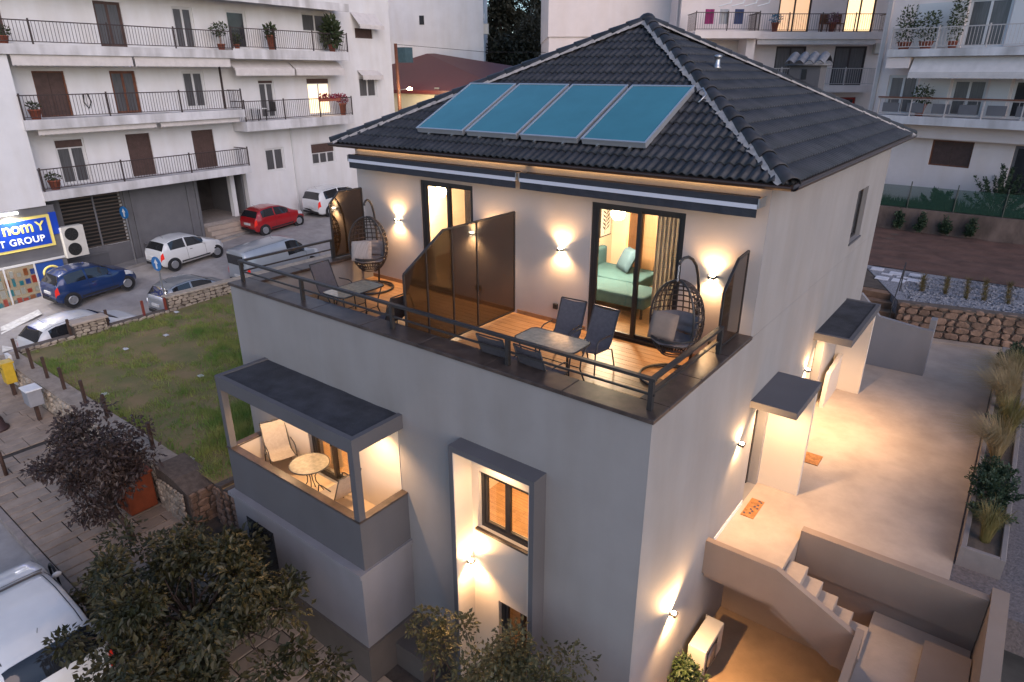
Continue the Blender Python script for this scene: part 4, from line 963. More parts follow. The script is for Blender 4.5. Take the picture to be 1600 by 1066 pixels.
for i in range(8): MB().tube([(-4.6+i*1.75, 27.47, -1.72), (-4.6+i*1.75, 27.47, -.55)], .025, 6).build('post', M('fence_post', (.05, .06, .05), .6) if i == 0 else bpy.data.materials['fence_post'], fe)
random.seed(41)
for i, (px, lb) in enumerate(((1400, 'first young climber from the left on the rear wall'), (1437, 'second young climber from the left on the rear wall'), (1475, 'third young climber from the left on the rear wall'), (1515, 'fourth young climber from the left on the rear wall'))):
    p = at(px, 362, 'Y', 27.2); shrub(lb, p.x, 27.15, GZ, .25, .95, 780, m_grn, 'climbing_plant', 'young climbers on the rear wall', .11)
for px, py, r, h_, lb in ((1470, 290, .75, .7, 'round hedge bush behind the green fence'), (1575, 270, 1.5, 1.8, 'large leafy bush at the right edge behind the fence')):
    p = at(px, py, 'Y', 28.3); shrub(lb, p.x, 28.4, -1.9, r, h_+.3, 4000, m_grn, 'bush', 'bushes behind the fence', .12)
mg3 = MB(); random.seed(8)
for i in range(9000):
    p = Vector((random.uniform(-4, 9), random.uniform(27.62, 28.4), -1.9)); h_ = random.uniform(.2, 1.0)*(.7+.5*mnoise.noise((p.x*.9, 0, 3))); wv = Vector((random.gauss(0, .02), .005, 0)); mg3.poly([p-wv, p+wv, p+Vector((random.gauss(0, .1), 0, h_))])
tag(mg3.build('ground_cover', m_grn), kind='stuff', label='dark weeds behind the green fence', cat='weeds')
# ------------------------------------------------------------------ grass plot on the left with its walls
def gz(x, y): return -5.12 + .12*mnoise.noise((x*.35, y*.35, 2)) + .03*mnoise.noise((x*1.7, y*1.7, 5)) + .012*max(0, y)
m_lawn = M('lawn_earth', (.30, .20, .10), .95, col2=(.15, .15, .05), vscale=.9, bump=.6, bscale=25, detail=9)
GX0, GX1, GY0, GY1 = -23.3, -9.255, -.40, 12.5
struct('lawn_ground', MB().grid(lambda a, b: (GX0+(GX1-GX0)*a, GY0+(GY1-GY0)*b, gz(GX0+(GX1-GX0)*a, GY0+(GY1-GY0)*b)), 80, 70), m_lawn, True)
m_blade = leafmat('grass_blade', (.40, .40, .12), (.15, .28, .055), 1.3, .7, .3)
mb = MB(); random.seed(77); ncl = 0
while ncl < 2600:
    x0, y0 = random.uniform(GX0+.2, GX1-.05), random.uniform(GY0+.05, 10)
    dn = mnoise.noise((x0*.55, y0*.55, 9))*.7+mnoise.noise((x0*2, y0*2, 4))*.3
    if random.random() > .5+dn*1.5: continue
    ncl += 1; hc = random.uniform(.06, .17)*(1.1+dn); rc = random.uniform(.05, .16)
    for k_ in range(24):
        x, y = x0+random.gauss(0, rc), y0+random.gauss(0, rc)
        if x > GX1-.03 or x < GX0 or y < GY0: continue
        p = Vector((x, y, gz(x, y)-.01)); a = random.uniform(0, 2*pi); wv = Vector((cos(a), sin(a), 0))*random.uniform(.006, .012)
        mb.f.append([mb._p(p-wv), mb._p(p+wv), mb._p(p+Vector((random.gauss(0, .05), random.gauss(0, .05), hc*random.uniform(.6, 1.2))))])
for (cx_, cy_, r_) in ((-16.5, 4.6, 1.3), (-13.0, 1.8, 1.2), (-12.2, 1.2, .9), (-18, 6.5, 1.0)):
    for i in range(2200):
        x, y = random.gauss(cx_, r_*.4), random.gauss(cy_, r_*.4)
        if x > GX1-.1: continue
        p = Vector((x, y, gz(x, y)-.01)); a = random.uniform(0, 2*pi); wv = Vector((cos(a), sin(a), 0))*.012; mb.f.append([mb._p(p-wv), mb._p(p+wv), mb._p(p+Vector((random.gauss(0, .08), random.gauss(0, .08), random.uniform(.1, .28))))])
tag(mb.build('grass', m_blade), kind='stuff', label='patchy green grass on the plot beside the house', cat='grass')
# litter
m_litter = M('litter', (.62, .62, .62), .7); random.seed(13)
names_ = ['white scrap lying in the grass near the street corner', 'pale scrap in the grass beside the low side wall', 'white bag lying in the grass by the front wall posts', 'pale scrap in the middle of the grass', 'white scrap in the grass near the balcony', 'small white scrap by the broken front wall']
for i, (px, py) in enumerate(((197, 547), (276, 489), (164, 615), (260, 528), (313, 588), (297, 718))):
    p = at(px, py, 'Z', -5.1); z = gz(p.x, p.y)+.02; s_ = .07
    mb = MB().grid(lambda a, b: (p.x+(a-.5)*.22, p.y+(b-.5)*.16, z+.05*abs(mnoise.noise((a*3+i, b*3, i)))), 5, 4); one('litter', mb, m_litter, names_[i], 'litter', 'litter in the grass')
m_grst = M('grey_rubble', (.40, .33, .26), .9, var=.25, vscale=5, bump=.7, bscale=14, rnd=.25)
# front wall beside the pavement
fw = thing('stone_wall', 'wide rubble wall with brown posts along the front pavement', 'stone wall', (-17, -.7, -6))
mb = MB(); xs_ = [-23.4+i*.6 for i in range(20)]
def fwt(x): return -5.02+.05*mnoise.noise((x*.9, 0, 1))
for a, b in zip(xs_, xs_[1:]): mb.prism([(a, -.92, g(a, 0)-.4), (b, -.92, g(b, 0)-.4), (b, -.92, fwt(b)), (a, -.92, fwt(a))], (0, .55, 0))
mb.build('mortar', M('wall_top_mortar', (.36, .29, .23), .95, var=.25, vscale=3, bump=.6, bscale=15), fw)
for seg in range(4):
    x0 = -23.3+seg*2.85; stones(fw, (x0, -.92, g(x0, 0)+.02), 0, 2.83, fwt(x0+1.4)-g(x0, 0)-.06, .24, .15, .06, 60+seg, m_grst, 72)
tw_ = thing('stone_wall', 'broken thick end of the front wall beside the red bin', 'stone wall', (-11.6, -.6, -6.2))
mb = MB().prism([(-12.3, -1.02, -6.6), (-11.0, -.95, -6.6), (-11.0, -.95, -5.30), (-11.5, -1.0, -5.05), (-12.3, -1.02, -4.95)], (0, .75, 0)); mb.build('mortar', m_mortd, tw_)
stones(tw_, (-12.28, -1.03, -6.25), 0, 1.26, 1.0, .2, .13, .05, 71, m_grst, 80)
stones(tw_, (-11.0, -.93, -6.25), R(90), .66, .95, .26, .17, .05, 72, m_stone, 40)
tw2 = thing('stone_wall', 'leaning stone stubs between the broken wall and the house', 'stone wall', (-10.2, -.35, -6.3))
for i, (x, w_, z1) in enumerate(((-10.75, .36, -5.12), (-10.32, .26, -5.08), (-9.98, .70, -4.96))):
    mb = MB().prism([(x, -.42, -6.6), (x+w_, -.42, -6.6), (x+w_-.02, -.42, z1+.03), (x+.03, -.42, z1-.04)], (0, .45, 0)); mb.build('mortar', m_mortd, tw2); stones(tw2, (x+.02, -.43, -6.28), 0, w_-.04, z1+6.22, .24, .16, .05, 80+i, m_stone, 40)
# side wall along the side street: low run, cap block, taller run
sw = thing('stone_wall', 'low crumbling rubble wall between grass and side street', 'stone wall', (-23.4, 3, -5.3))
mb = MB().box(-23.62, -23.3, -.35, 4.9, -6.0, -4.98); mb.build('mortar', m_mortd, sw); stones(sw, (-23.29, -.3, -5.16), R(90), 5.2, .20, .24, .1, .05, 91, m_grst, 60); stones(sw, (-23.5, -.28, -4.99), R(90), .01, .01, .2, .1, .05, 92, m_grst, 1)
cb = thing('gate_pier', 'squat stone pier with a concrete cap on the side wall', 'pier', (-23.45, 1.9, -5.1))
MB().box(-23.66, -23.24, 1.45, 2.55, -5.5, -4.60).build('pier_core', m_mortd, cb); stones(cb, (-23.235, 1.46, -5.08), R(90), 1.08, .46, .2, .11, .04, 94, m_grst, 60); MB().cbox(-23.72, -23.16, 1.38, 2.62, -4.599, -4.52, .02).build('cap', m_conc, cb)
hw_ = thing('stone_wall', 'taller grey rubble wall between grass and parked van', 'stone wall', (-23.4, 7.5, -5))
MB().box(-23.7, -23.36, 4.92, 14.5, -5.6, -4.50).build('mortar', m_mortd, hw_); stones(hw_, (-23.35, 4.93, -5.1), R(90), 6.6, .60, .26, .14, .06, 95, m_grst, 230)
MB().cbox(-23.74, -23.30, 4.90, 14.5, -4.499, -4.44, .02).build('cap', m_grst, hw_)
m_post = M('rusty_post', (.065, .035, .025), .7, var=.3, vscale=10); m_redpost = M('red_post', (.22, .045, .03), .6)
for i, x in enumerate((-22.6, -21.3, -20.1, -18.8, -17.3, -15.9, -13.3)):
    nm = ['first', 'second', 'third', 'fourth', 'fifth', 'sixth', 'seventh'][i]
    one('fence_post', MB().box(x-.04, x+.04, -.62, -.54, fwt(x)-.25, fwt(x)+.72), m_post, f'{nm} bare brown post from the street corner on the front wall', 'post', 'bare posts on the front wall')
for y, z0, lb, m_ in ((1.36, -5, 'brown post beside the left end of the stone pier', m_post), (2.66, -5, 'brown post beside the right end of the stone pier', m_post), (4.0, -5, 'red post standing on the low side wall', m_redpost), (4.86, -5.1, 'rust red post at the start of the taller rubble wall', m_redpost)):
    one('fence_post', MB().box(-23.5, -23.42, y-.04, y+.04, z0-.3, z0+.62), m_, lb, 'post', 'posts on the side wall')
# yellow letter box, grey cabinet, lamp base, bollards, red bin, bench
m_yel = M('yellow_paint', (.62, .40, .03), .5, var=.1, vscale=6)
t = thing('letter_box', 'yellow letter box on the pavement corner', 'letter box', (-21.5, -1.15, g(-21.5, 0))); z = g(-21.5, 0)
MB().box(-21.72, -21.38, -1.34, -1.04, z+.45, z+1.12).build('box', m_yel, t, bevel=.02); MB().prism([(-21.75, -1.37, z+1.121), (-21.35, -1.37, z+1.121), (-21.35, -1.01, z+1.121), (-21.75, -1.01, z+1.121)], (0, 0, .05)).build('lid', m_yel, t); MB().box(-21.65, -21.45, -1.345, -1.341, z+.95, z+.98).build('slot', m_black, t); MB().box(-21.60, -21.50, -1.24, -1.14, z, z+.449).build('stand', m_post, t)
t = thing('metal_cabinet', 'white topped metal cabinet just behind the yellow letter box', 'cabinet', (-21.9, -.98, g(-21.9, 0))); MB().box(-22.1, -21.75, -1.02, -.93, z+.2, z+1.25).build('box', m_white, t)
z = g(-19.2, 0); t = thing('utility_cabinet', 'grey utility cabinet on a post by the front wall', 'cabinet', (-19.2, -1.3, z))
MB().box(-19.45, -18.95, -1.5, -1.12, z+.55, z+1.05).build('cabinet', M('cabinet_grey', (.30, .30, .32), .6, var=.08, vscale=5), t, bevel=.015); MB().cbox(-19.48, -18.92, -1.53, -1.09, z+1.051, z+1.09, .02).build('lid', m_white, t); MB().box(-19.25, -19.15, -1.36, -1.26, z, z+.549).build('post', m_post, t)
z = g(-19.4, 0); t = thing('street_lamp', 'dark cast base of a street lamp at the left edge', 'street lamp', (-19.5, -2.3, z)); m_cast = M('cast_iron', (.06, .035, .035), .5)
MB().lathe([(.30, 0), (.30, .06), (.22, .12), (.20, .30), (.15, .42), (.13, .8), (.08, .95), (.06, 1.1)], 16, 'Z', (-19.5, -2.3, z)).build('base', m_cast, t, True); MB().tube([(-19.5, -2.3, z+1.05), (-19.5, -2.3, z+4.2)], [.06, .045], 10).build('pole', m_cast, t, True)
MB().lathe([(.05, 4.2), (.16, 4.35), (.18, 4.7), (.06, 4.85)], 8, 'Z', (-19.5, -2.3, z)).build('lantern', m_cast, t)
p = at(10, 742, 'Z', g(-16.8, 0)); one('bollard', MB().lathe([(.05, 0), (.045, .7), (.02, .75)], 10, 'Z', (p.x, p.y, g(p.x, 0))), m_post, 'thin dark bollard on the pavement at the left edge', 'bollard', smooth=True)
p = at(88, 908, 'Z', g(-12, 0)); one('kerb_hoop', MB().tube([(p.x-.2, p.y, g(p.x, 0)), (p.x-.2, p.y, g(p.x, 0)+.3), (p.x-.1, p.y, g(p.x, 0)+.42), (p.x+.1, p.y, g(p.x, 0)+.42), (p.x+.2, p.y, g(p.x, 0)+.3), (p.x+.2, p.y, g(p.x, 0))], .025, 7), m_black, 'small black hoop at the kerb beside the white car', 'hoop', smooth=True)
m_rbin = M('red_bin', (.22, .05, .018), .6, var=.2, vscale=4); z = g(-12.7, 0)
t = thing('waste_bin', 'orange red bin behind the small tree against the wall', 'bin', (-12.7, -1.45, z))
MB().prism([(-13.1, -1.75, z+.06), (-12.35, -1.75, z+.06), (-12.35, -1.10, z+.06), (-13.1, -1.10, z+.06)], (0, 0, .95)).build('bin_body', m_rbin, t, bevel=.03); MB().prism([(-13.13, -1.78, z+1.012), (-12.32, -1.78, z+1.012), (-12.32, -1.07, z+1.012), (-13.13, -1.07, z+1.012)], (0, .0, .07)).build('lid', m_rbin, t, bevel=.02)
for i in range(5): MB().box(-13.02+i*.15, -12.98+i*.15, -1.765, -1.751, z+.15, z+.9).build('rib', m_rbin, t)
# road signs on poles
m_blue = M('sign_blue', (.02, .16, .42), .4); m_sw = M('sign_white', (.75, .75, .75), .4)
def sign(label, p, h_, rot):
    t = thing('road_sign', label, 'road sign', p, rot, 'blue round signs on poles')
    MB().tube([(0, 0, 0), (0, 0, h_+.25)], .035, 8).build('pole', m_metal, t, world=False); MB().lathe([(.30, -.012), (.30, .012)], 24, 'Y', (0, -.05, h_)).build('disc', m_blue, t, world=False)
    MB().prism([(-.05, -.068, h_-.2), (.05, -.068, h_-.2), (.05, -.068, h_+.02), (.13, -.068, h_+.02), (0, -.068, h_+.2), (-.13, -.068, h_+.02), (-.05, -.068, h_+.02)], (0, .004, 0)).build('arrow', m_sw, t, world=False)
sign('blue round sign on a pole beside the silver car', (-24.5, 5.35, g(-24.5, 5.3)), 2.0, R(8)); sign('blue round sign on a pole against the louvred shop front', tuple(fp(-.9, .85, 0).xy)+(g(*fp(-.9, .85, 0).xy)+.12,), 2.55, R(12))
# ------------------------------------------------------------------ trees
def tree(label, base, cc, rad, n_clump, leaves, ls, mleaf, trunk_r=.09, seed=1, group=None, nm='street_tree', lean=0, cr=(.26, .5)):
    rs = random.Random(seed); base, cc = Vector(base), Vector(cc); t = thing(nm, label, 'tree', base, 0, group)
    fork = base.lerp(cc, .55)+Vector((0, 0, -.1)); mt = M('bark_'+str(seed), (.075, .05, .04), .9, var=.3, vscale=12, bump=.6, bscale=30)
    tr = MB().tube([base-Vector((0, 0, .1)), base.lerp(fork, .35)+Vector((rs.gauss(0, .04), rs.gauss(0, .04), 0)), base.lerp(fork, .7), fork], [trunk_r*1.25, trunk_r, trunk_r*.9, trunk_r*.75], 9)
    cl = []
    for i in range(n_clump):
        while True:
            v = Vector((rs.uniform(-1, 1), rs.uniform(-1, 1), rs.uniform(-1, 1)))
            if v.length < 1 and (v.length > .45 or rs.random() < .35): break
        v *= .8+.2*rs.random()
        k = 1+.6*mnoise.noise(v*1.9+Vector((seed, 0, 0))); c_ = cc+Vector((v.x*rad[0], v.y*rad[1], v.z*rad[2]))*k; cl.append(c_)
    for c_ in cl[::2]:
        mid = fork.lerp(c_, .5)+Vector((rs.gauss(0, .12), rs.gauss(0, .12), rs.uniform(-.05, .18))); tr.tube([fork-(fork-base)*rs.uniform(0, .2), mid, c_], [trunk_r*.24, trunk_r*.14, .006], 5)
    tr.build('trunk', mt, t, True)
    mb = MB(); per = leaves//n_clump
    for c_ in cl:
        r_ = rs.uniform(*cr); sq = rs.uniform(.55, .9)
        for k in range(per):
            d = Vector((rs.gauss(0, 1), rs.gauss(0, 1), rs.gauss(0, 1))).normalized(); p = c_+Vector((d.x, d.y, d.z*sq))*r_*rs.random()**.45
            f = (d+Vector((rs.gauss(0, .6), rs.gauss(0, .6), rs.gauss(0, .6)-.45))).normalized(); s_ = f.cross(Vector((rs.gauss(0, .5), rs.gauss(0, .5), 1))).normalized(); l_ = ls*rs.uniform(.55, 1.45); up_ = s_.cross(f)*l_*.10
            i0 = [mb._p(p), mb._p(p+f*l_*.45+s_*l_*.26+up_), mb._p(p+f*l_), mb._p(p+f*l_*.45-s_*l_*.26+up_)]; mb.f.append([i0[0], i0[1], i0[2]]); mb.f.append([i0[0], i0[2], i0[3]])
    mb.build('crown', mleaf, t); return t
m_lf1 = leafmat('plum_leaf', (.036, .022, .022), (.070, .045, .034), 3.5, .5, .15); m_lf2 = leafmat('tree_leaf', (.022, .028, .010), (.062, .050, .016), 1.6, .5, .2); m_lf3 = leafmat('shrub_leaf', (.05, .055, .02), (.10, .085, .035), 3, .5, .25)
m_lf4 = leafmat('small_leaf', (.06, .09, .03), (.03, .055, .02), 4, .5, .25)
# ------------------------------------------------------------------ cars
def lerpc(pts, x):
    if x <= pts[0][0]: return pts[0][1]
    for (a, b), (c, d) in zip(pts, pts[1:]):
        if x <= c: f = (x-a)/(c-a); f = f*f*(3-2*f)*.35+f*.65; return b+(d-b)*f
    return pts[-1][1]
m_tyre = M('tyre', (.015, .015, .016), .85); m_rim = M('wheel_rim', (.50, .51, .53), .3, metal=.7); m_cg = M('car_glass', (.018, .020, .024), .05, spec=.8); m_tail = M('tail_light', (.45, .012, .012), .25, emit=(1, .05, .03), es=.15); m_head = M('head_light', (.6, .62, .64), .12, coat=.6); m_trim = M('car_trim', (.022, .022, .024), .6); m_plate = M('number_plate', (.68, .68, .66), .5)
CARP = {
 'hatch': dict(L=3.45, W=1.63, top=[(0,.50),(.03,.86),(.12,1.02),(.40,1.36),(.75,1.455),(1.35,1.47),(1.85,1.41),(2.15,1.29),(2.66,.985),(3.1,.86),(3.34,.70),(3.45,.48)], belt=[(0,.50),(.03,.84),(.14,.97),(.6,.99),(2.3,.92),(2.66,.90),(3.1,.80),(3.34,.66),(3.45,.46)], wb=(.56, 2.90), r=.285, rw=(.14, .38), ws=(2.10, 2.62), sw_=((.52, 1.30), (1.38, 2.28))),
 'saloon': dict(L=4.1, W=1.72, top=[(0,.50),(.03,.88),(.12,1.0),(.45,1.33),(.9,1.44),(1.7,1.46),(2.3,1.37),(2.55,1.27),(3.1,.97),(3.65,.86),(3.95,.70),(4.1,.48)], belt=[(0,.50),(.03,.85),(.14,.96),(.7,.97),(2.8,.90),(3.1,.89),(3.65,.80),(3.95,.66),(4.1,.46)], wb=(.72, 3.27), r=.31, rw=(.14, .46), ws=(2.52, 3.06), sw_=((.62, 1.55), (1.63, 2.72))),
 'van': dict(L=4.4, W=1.82, top=[(0,.50),(.02,1.0),(.04,1.70),(.10,1.80),(.8,1.83),(2.6,1.82),(2.95,1.74),(3.2,1.50),(3.62,1.06),(4.1,.94),(4.3,.74),(4.4,.5)], belt=[(0,.48),(.02,.95),(.1,1.04),(3.2,1.04),(3.6,1.0),(4.1,.88),(4.3,.7),(4.4,.48)], wb=(.78, 3.55), r=.32, rw=(.015, .05), ws=(3.06, 3.56), sw_=((2.32, 3.30),)),
 'suv': dict(L=4.3, W=1.82, top=[(0,.55),(.03,.95),(.10,1.10),(.30,1.50),(.6,1.62),(1.7,1.64),(2.4,1.55),(2.7,1.43),(3.2,1.10),(3.8,1.0),(4.15,.82),(4.3,.55)], belt=[(0,.55),(.03,.95),(.12,1.06),(.7,1.08),(2.9,1.02),(3.2,1.01),(3.8,.94),(4.15,.78),(4.3,.53)], wb=(.80, 3.45), r=.34, rw=(.11, .33), ws=(2.66, 3.16), sw_=((.55, 1.58), (1.66, 2.86))),
}
def car(label, kind, paint, mid, heading, zf=None, roofm=None, detail=True):
    c = CARP[kind]; Ln, Wd = c['L'], c['W']; hw = Wd/2
    t = thing('parked_car', label, 'van' if kind == 'van' else 'car', (mid[0], mid[1], 0), heading, 'parked cars')
    wid = [(0, .80), (.12, .92), (.5, .99), (Ln*.5, 1), (Ln*.78, .985), (Ln*.92, .90), (Ln, .66)]
    def sec(x):
        T, B = lerpc(c['top'], x), lerpc(c['belt'], x); B = min(B, T-.004); wl_ = hw*lerpc(wid, x); s_ = min(1, max(0, (T-B)/.32)); wr_ = wl_*(1-.20*s_-.0); lo = .20+.10*max(0, 1-x/.25)+.08*max(0, 1-(Ln-x)/.3)
        lo = min(lo, B-.12)
        z2 = lo+(B-lo)*.5
        K = [(wl_*.90, lo), (wl_*.985, lo+.09), (wl_, z2), (wl_*.985, B-.01), (wl_*.985+(wr_-wl_*.985)*.5, B+(T-.05*s_-B)*.52), (wr_, T-.045*s_-.012*(1-s_)), (wr_*.80, T-.012), (wr_*.42, T-.002), (0, T)]
        return K
    def pt(x, k):
        K = sec(x); i = min(int(k), len(K)-2); f = k-i; return K[i][0]*(1-f)+K[i+1][0]*f, K[i][1]*(1-f)+K[i+1][1]*f
    xc = Ln/2
    def S(x, k, sg): y, z = pt(x, k); return Vector((y*sg, x-xc, z))      # heading +Y locally
    mb = MB(); nx = 46; xs2 = [Ln*(.5-.5*cos(pi*i/nx))*.55+Ln*i/nx*.45 for i in range(nx+1)]; rows = []
    for x in xs2:
        K = sec(x); ring = [mb._p((y, x-xc, z)) for y, z in K]+[mb._p((-y, x-xc, z)) for y, z in K[-2::-1]]; rows.append(ring)
    for A, B in zip(rows, rows[1:]):
        for j in range(len(A)-1): mb.f.append([A[j], A[j+1], B[j+1], B[j]])
        mb.f.append([A[-1], A[0], B[0], B[-1]])
    mb.f.append(rows[0][::-1]); mb.f.append(rows[-1])
    mb.build('body', paint, t, True, world=False)
    def patch(nm, x0, x1, k0, k1, sg, mat, nu=10, nv=4, off=.006, taper=None):
        def fn(a, b):
            x = x0+(x1-x0)*a; k = k0+(k1-k0)*b
            if taper: x += taper(a, b)
            e = .004; p = S(x, k, sg); du = S(min(Ln, x+e), k, sg)-S(max(0, x-e), k, sg); dv = S(x, k+.03, sg)-S(x, k-.03, sg); n_ = du.cross(dv)
            if n_.length > 1e-9: n_.normalize()
            if n_.dot(Vector((p.x, (p.y)*.15, p.z-.6))) < 0: n_ = -n_
            return p+n_*off
        MB().grid(fn, nu, nv).build(nm, mat, t, True, world=False)
    for sg in (-1, 1):
        for i, (a, b) in enumerate(c['sw_']): patch('side_window', a, b, 3.12, 4.92, sg, m_cg)
        patch('tail_light', .015, .16, 2.15, 3.0 if kind != 'van' else 2.9, sg, m_tail, 4, 3); patch('head_light', Ln-.52, Ln-.14, 2.55, 4.6, sg, m_head, 6, 4)
        for xx in [q for w2 in c['sw_'] for q in (w2[1]+.04,)]: patch('door_seam', xx-.006, xx+.006, 1.0, 2.98, sg, m_trim, 1, 5, .003)
        if detail: patch('door_handle', c['sw_'][-1][0]+.1, c['sw_'][-1][0]+.24, 2.62, 2.70, sg, m_trim, 2, 1, .012)
        patch('roof_channel', c['rw'][1]+.12, c['ws'][0]-.05, 5.50, 5.62, sg, m_trim, 12, 1, .004); patch('lower_trim', c['wb'][0]+.4, c['wb'][1]-.4, .9, 1.25, sg, m_trim, 8, 2, .004)
        y_, z_ = pt(c['sw_'][-1][1]-.05, 3.2)
        mm = MB(); mm.m = Matrix.Translation((sg*(y_+.07), c['sw_'][-1][1]-.04-xc, z_+.03)) @ Matrix.Diagonal((.09, .05, .065, 1)); mm.lathe([(.1, -1), (.75, -.7), (1, 0), (.75, .7), (.1, 1)], 10, 'X'); mm.m = None; mm.build('mirror', paint, t, True, world=False)
    def cap(nm, x0, x1, off, mat):
        def fn(a, b):
            k = 5.15+(8-5.15)*(b*2) if b <= .5 else 8-(8-5.15)*(b*2-1); sg = 1 if b <= .5 else -1; x = x0+(x1-x0)*a; p = S(x, min(k, 7.999), sg); d = (S(x+.01, 7.99, 1)-S(x-.01, 7.99, 1)); n_ = Vector((0, -d.z, d.y)).normalized(); n_ = n_ if n_.z > 0 else -n_; return p+n_*off
        MB().grid(fn, 6, 14).build(nm, mat, t, True, world=False)
    cap('windscreen', *c['ws'], .008, m_cg); cap('rear_window', *c['rw'], .008, m_cg) if kind != 'van' else MB().box(-.6, .6, -xc-.012, -xc+.05, 1.15, 1.6).build('rear_window', m_cg, t, world=False)
    for wx in c['wb']:
        for sg in (-1, 1):
            wl_ = hw*lerpc(wid, wx); r = c['r']
            MB().lathe([(r+.055, sg*(wl_-.18)), (r+.055, sg*(wl_+.004))], 26, 'X', (0, wx-xc, r)).build('wheel_arch', m_trim, t, world=False)
            w_ = MB().lathe([(r*.66, sg*(wl_-.15)), (r*.94, sg*(wl_-.13)), (r, sg*(wl_-.10)), (r, sg*(wl_-.01)), (r*.93, sg*(wl_+.018)), (r*.66, sg*(wl_+.014))], 26, 'X', (0, wx-xc, r)).build('wheel', m_tyre, t, True, world=False)
            rm = MB(); rm.lathe([(r*.66, sg*(wl_+.0145)), (r*.62, sg*(wl_+.020)), (r*.56, sg*(wl_+.0145))], 26, 'X', (0, wx-xc, r)); rm.lathe([(.055, sg*(wl_+.0145)), (.05, sg*(wl_+.026))], 12, 'X', (0, wx-xc, r))
            for i in range(6):
                a = i*pi/3; rm.bar((sg*(wl_+.0185), wx-xc+.04*cos(a), r+.04*sin(a)), (sg*(wl_+.0185), wx-xc+r*.6*cos(a), r+r*.6*sin(a)), .012, .05)
            rm.build('rim', m_rim, w_, world=False)
    MB().box(-.26, .26, -xc-.03, -xc+.06, .62 if kind != 'van' else .55, .73 if kind != 'van' else .66).build('number_plate', m_plate, t, world=False)
    MB().box(-.26, .26, xc-.06, xc+.012, .36, .47).build('number_plate', m_plate, t, world=False)
    MB().box(-hw*.78, hw*.78, -xc-.02, -xc+.1, .30, .42).build('bumper_trim', m_trim, t, world=False); MB().box(-hw*.55, hw*.55, xc-.08, xc+.006, .28, .35).build('grille', m_trim, t, world=False)
    an_ = MB().tube([(0, -xc+c['rw'][1]+.35 if kind != 'van' else 0, lerpc(c['top'], c['rw'][1]+.35)-.01), (0, -xc+c['rw'][1]+.2 if kind != 'van' else -.15, lerpc(c['top'], c['rw'][1]+.35)+.2)], .006, 4); an_.build('antenna', m_trim, t, world=False)
    # stand on the road with its slope
    dx, dy = -sin(heading), cos(heading); f_, b_ = [groad(mid[0]+s_*dx*Ln*.35, mid[1]+s_*dy*Ln*.35)-.02 for s_ in (1, -1)]
    t.location.z = (f_+b_)/2+.002; t.rotation_euler = (math.atan2(f_-b_, Ln*.7), 0, heading); return t
def paint(name, c, metal=0.): return M(name, c, .32, metal=metal, coat=.8, spec=.5, var=.04, vscale=2)
pw = paint('white_car_paint', (.70, .70, .69)); pb = paint('blue_car_paint', (.010, .035, .13), .2); pr = paint('red_car_paint', (.34, .008, .012)); ps = paint('silver_car_paint', (.36, .38, .40), .5)
HD = R(4)
car('dark blue hatchback parked in front of the shop', 'hatch', pb, (-29.0, 4.35), R(3)); car('white hatchback parked before the grey shutters', 'hatch', pw, (-29.9, 9.25), R(4))
car('red hatchback parked before the entrance steps', 'hatch', pr, (-31.4, 15.35), R(2)); car('white car parked uphill beyond the red hatchback', 'suv', pw, (-31.6, 20.2), R(2))
car('silver hatchback on the near side behind the blue sign', 'hatch', ps, (-25.2, 6.95), R(3)); car('silver van on the near side of the street', 'van', paint('van_paint', (.42, .45, .48), .3), (-25.7, 11.6), R(2))
car('white car nearest the crossing, half hidden by the stone pier', 'saloon', pw, (-24.85, 2.3), R(4)); car('white car at the kerb in the lower left corner', 'saloon', pw, (-10.0, -4.75), R(90))
tree('small dark plum tree on the pavement left of the balcony', (-11.55, -2.1, g(-11.5, 0)-.02), (-12.35, -2.3, -4.15), (1.5, 1.2, 1.2), 48, 7600, .11, m_lf1, .07, 3, 'street trees on the pavement')
tree('broad leafy tree in front of the balcony in the lower left', (-7.6, -2.6, g(-7.6, 0)-.02), (-7.25, -2.9, -4.8), (2.45, 1.9, 1.35), 92, 17500, .12, m_lf2, .10, 5, 'street trees on the pavement')
tree('loose shrub below the tall niche at the bottom edge', (-1.4, -1.3, -6.43), (-1.0, -1.25, -4.2), (1.85, .65, .85), 50, 8500, .075, m_lf3, .04, 8, None, 'tall_shrub', cr=(.2, .36))
tree('thin upright sapling beside the meter box', (-3.2, -.9, -6.43), (-3.0, -.9, -4.35), (.3, .25, .65), 9, 700, .075, m_lf3, .02, 9, None, 'sapling', cr=(.14, .24))
tree('small green bush at the corner beside the outdoor unit', (.28, 1.75, PATIO), (.26, 1.8, PATIO+.38), (.26, .26, .3), 9, 800, .08, m_lf4, .02, 12, None, 'bush', cr=(.12, .2))
# ------------------------------------------------------------------ apartment blocks
m_apt = plaster('apartment_white', (.72, .72, .735), .08, .05); m_aptp = plaster('apartment_pink', (.78, .69, .66), .05, .05); m_slabw = plaster('slab_edge', (.66, .65, .66), .4, .12)
m_shop = M('shop_grey', (.135, .135, .145), .7, var=.1, vscale=1.5); m_brail = M('balcony_rail', (.045, .030, .028), .5, var=.2, vscale=6); m_wrail = M('pale_rail', (.50, .46, .44), .5)
m_shut = M('brown_shutter', (.085, .05, .042), .6, var=.2, vscale=5); m_wood = M('brown_wood', (.15, .055, .028), .5, var=.25, vscale=6); m_alu = M('white_frame', (.62, .62, .62), .5); m_curg = M('grey_curtain', (.085, .085, .09), .3, var=.35, vscale=4, stretch=(6, 6, .3), spec=.8)
m_cnv = M('canvas', (.62, .58, .56), .85, var=.08, vscale=3); m_terr = M('terracotta', (.33, .10, .06), .8, var=.2, vscale=8); m_lit = emat('lit_room', (1, .66, .30), .8); m_lity = emat('lit_curtain', (1, .50, .12), .35)
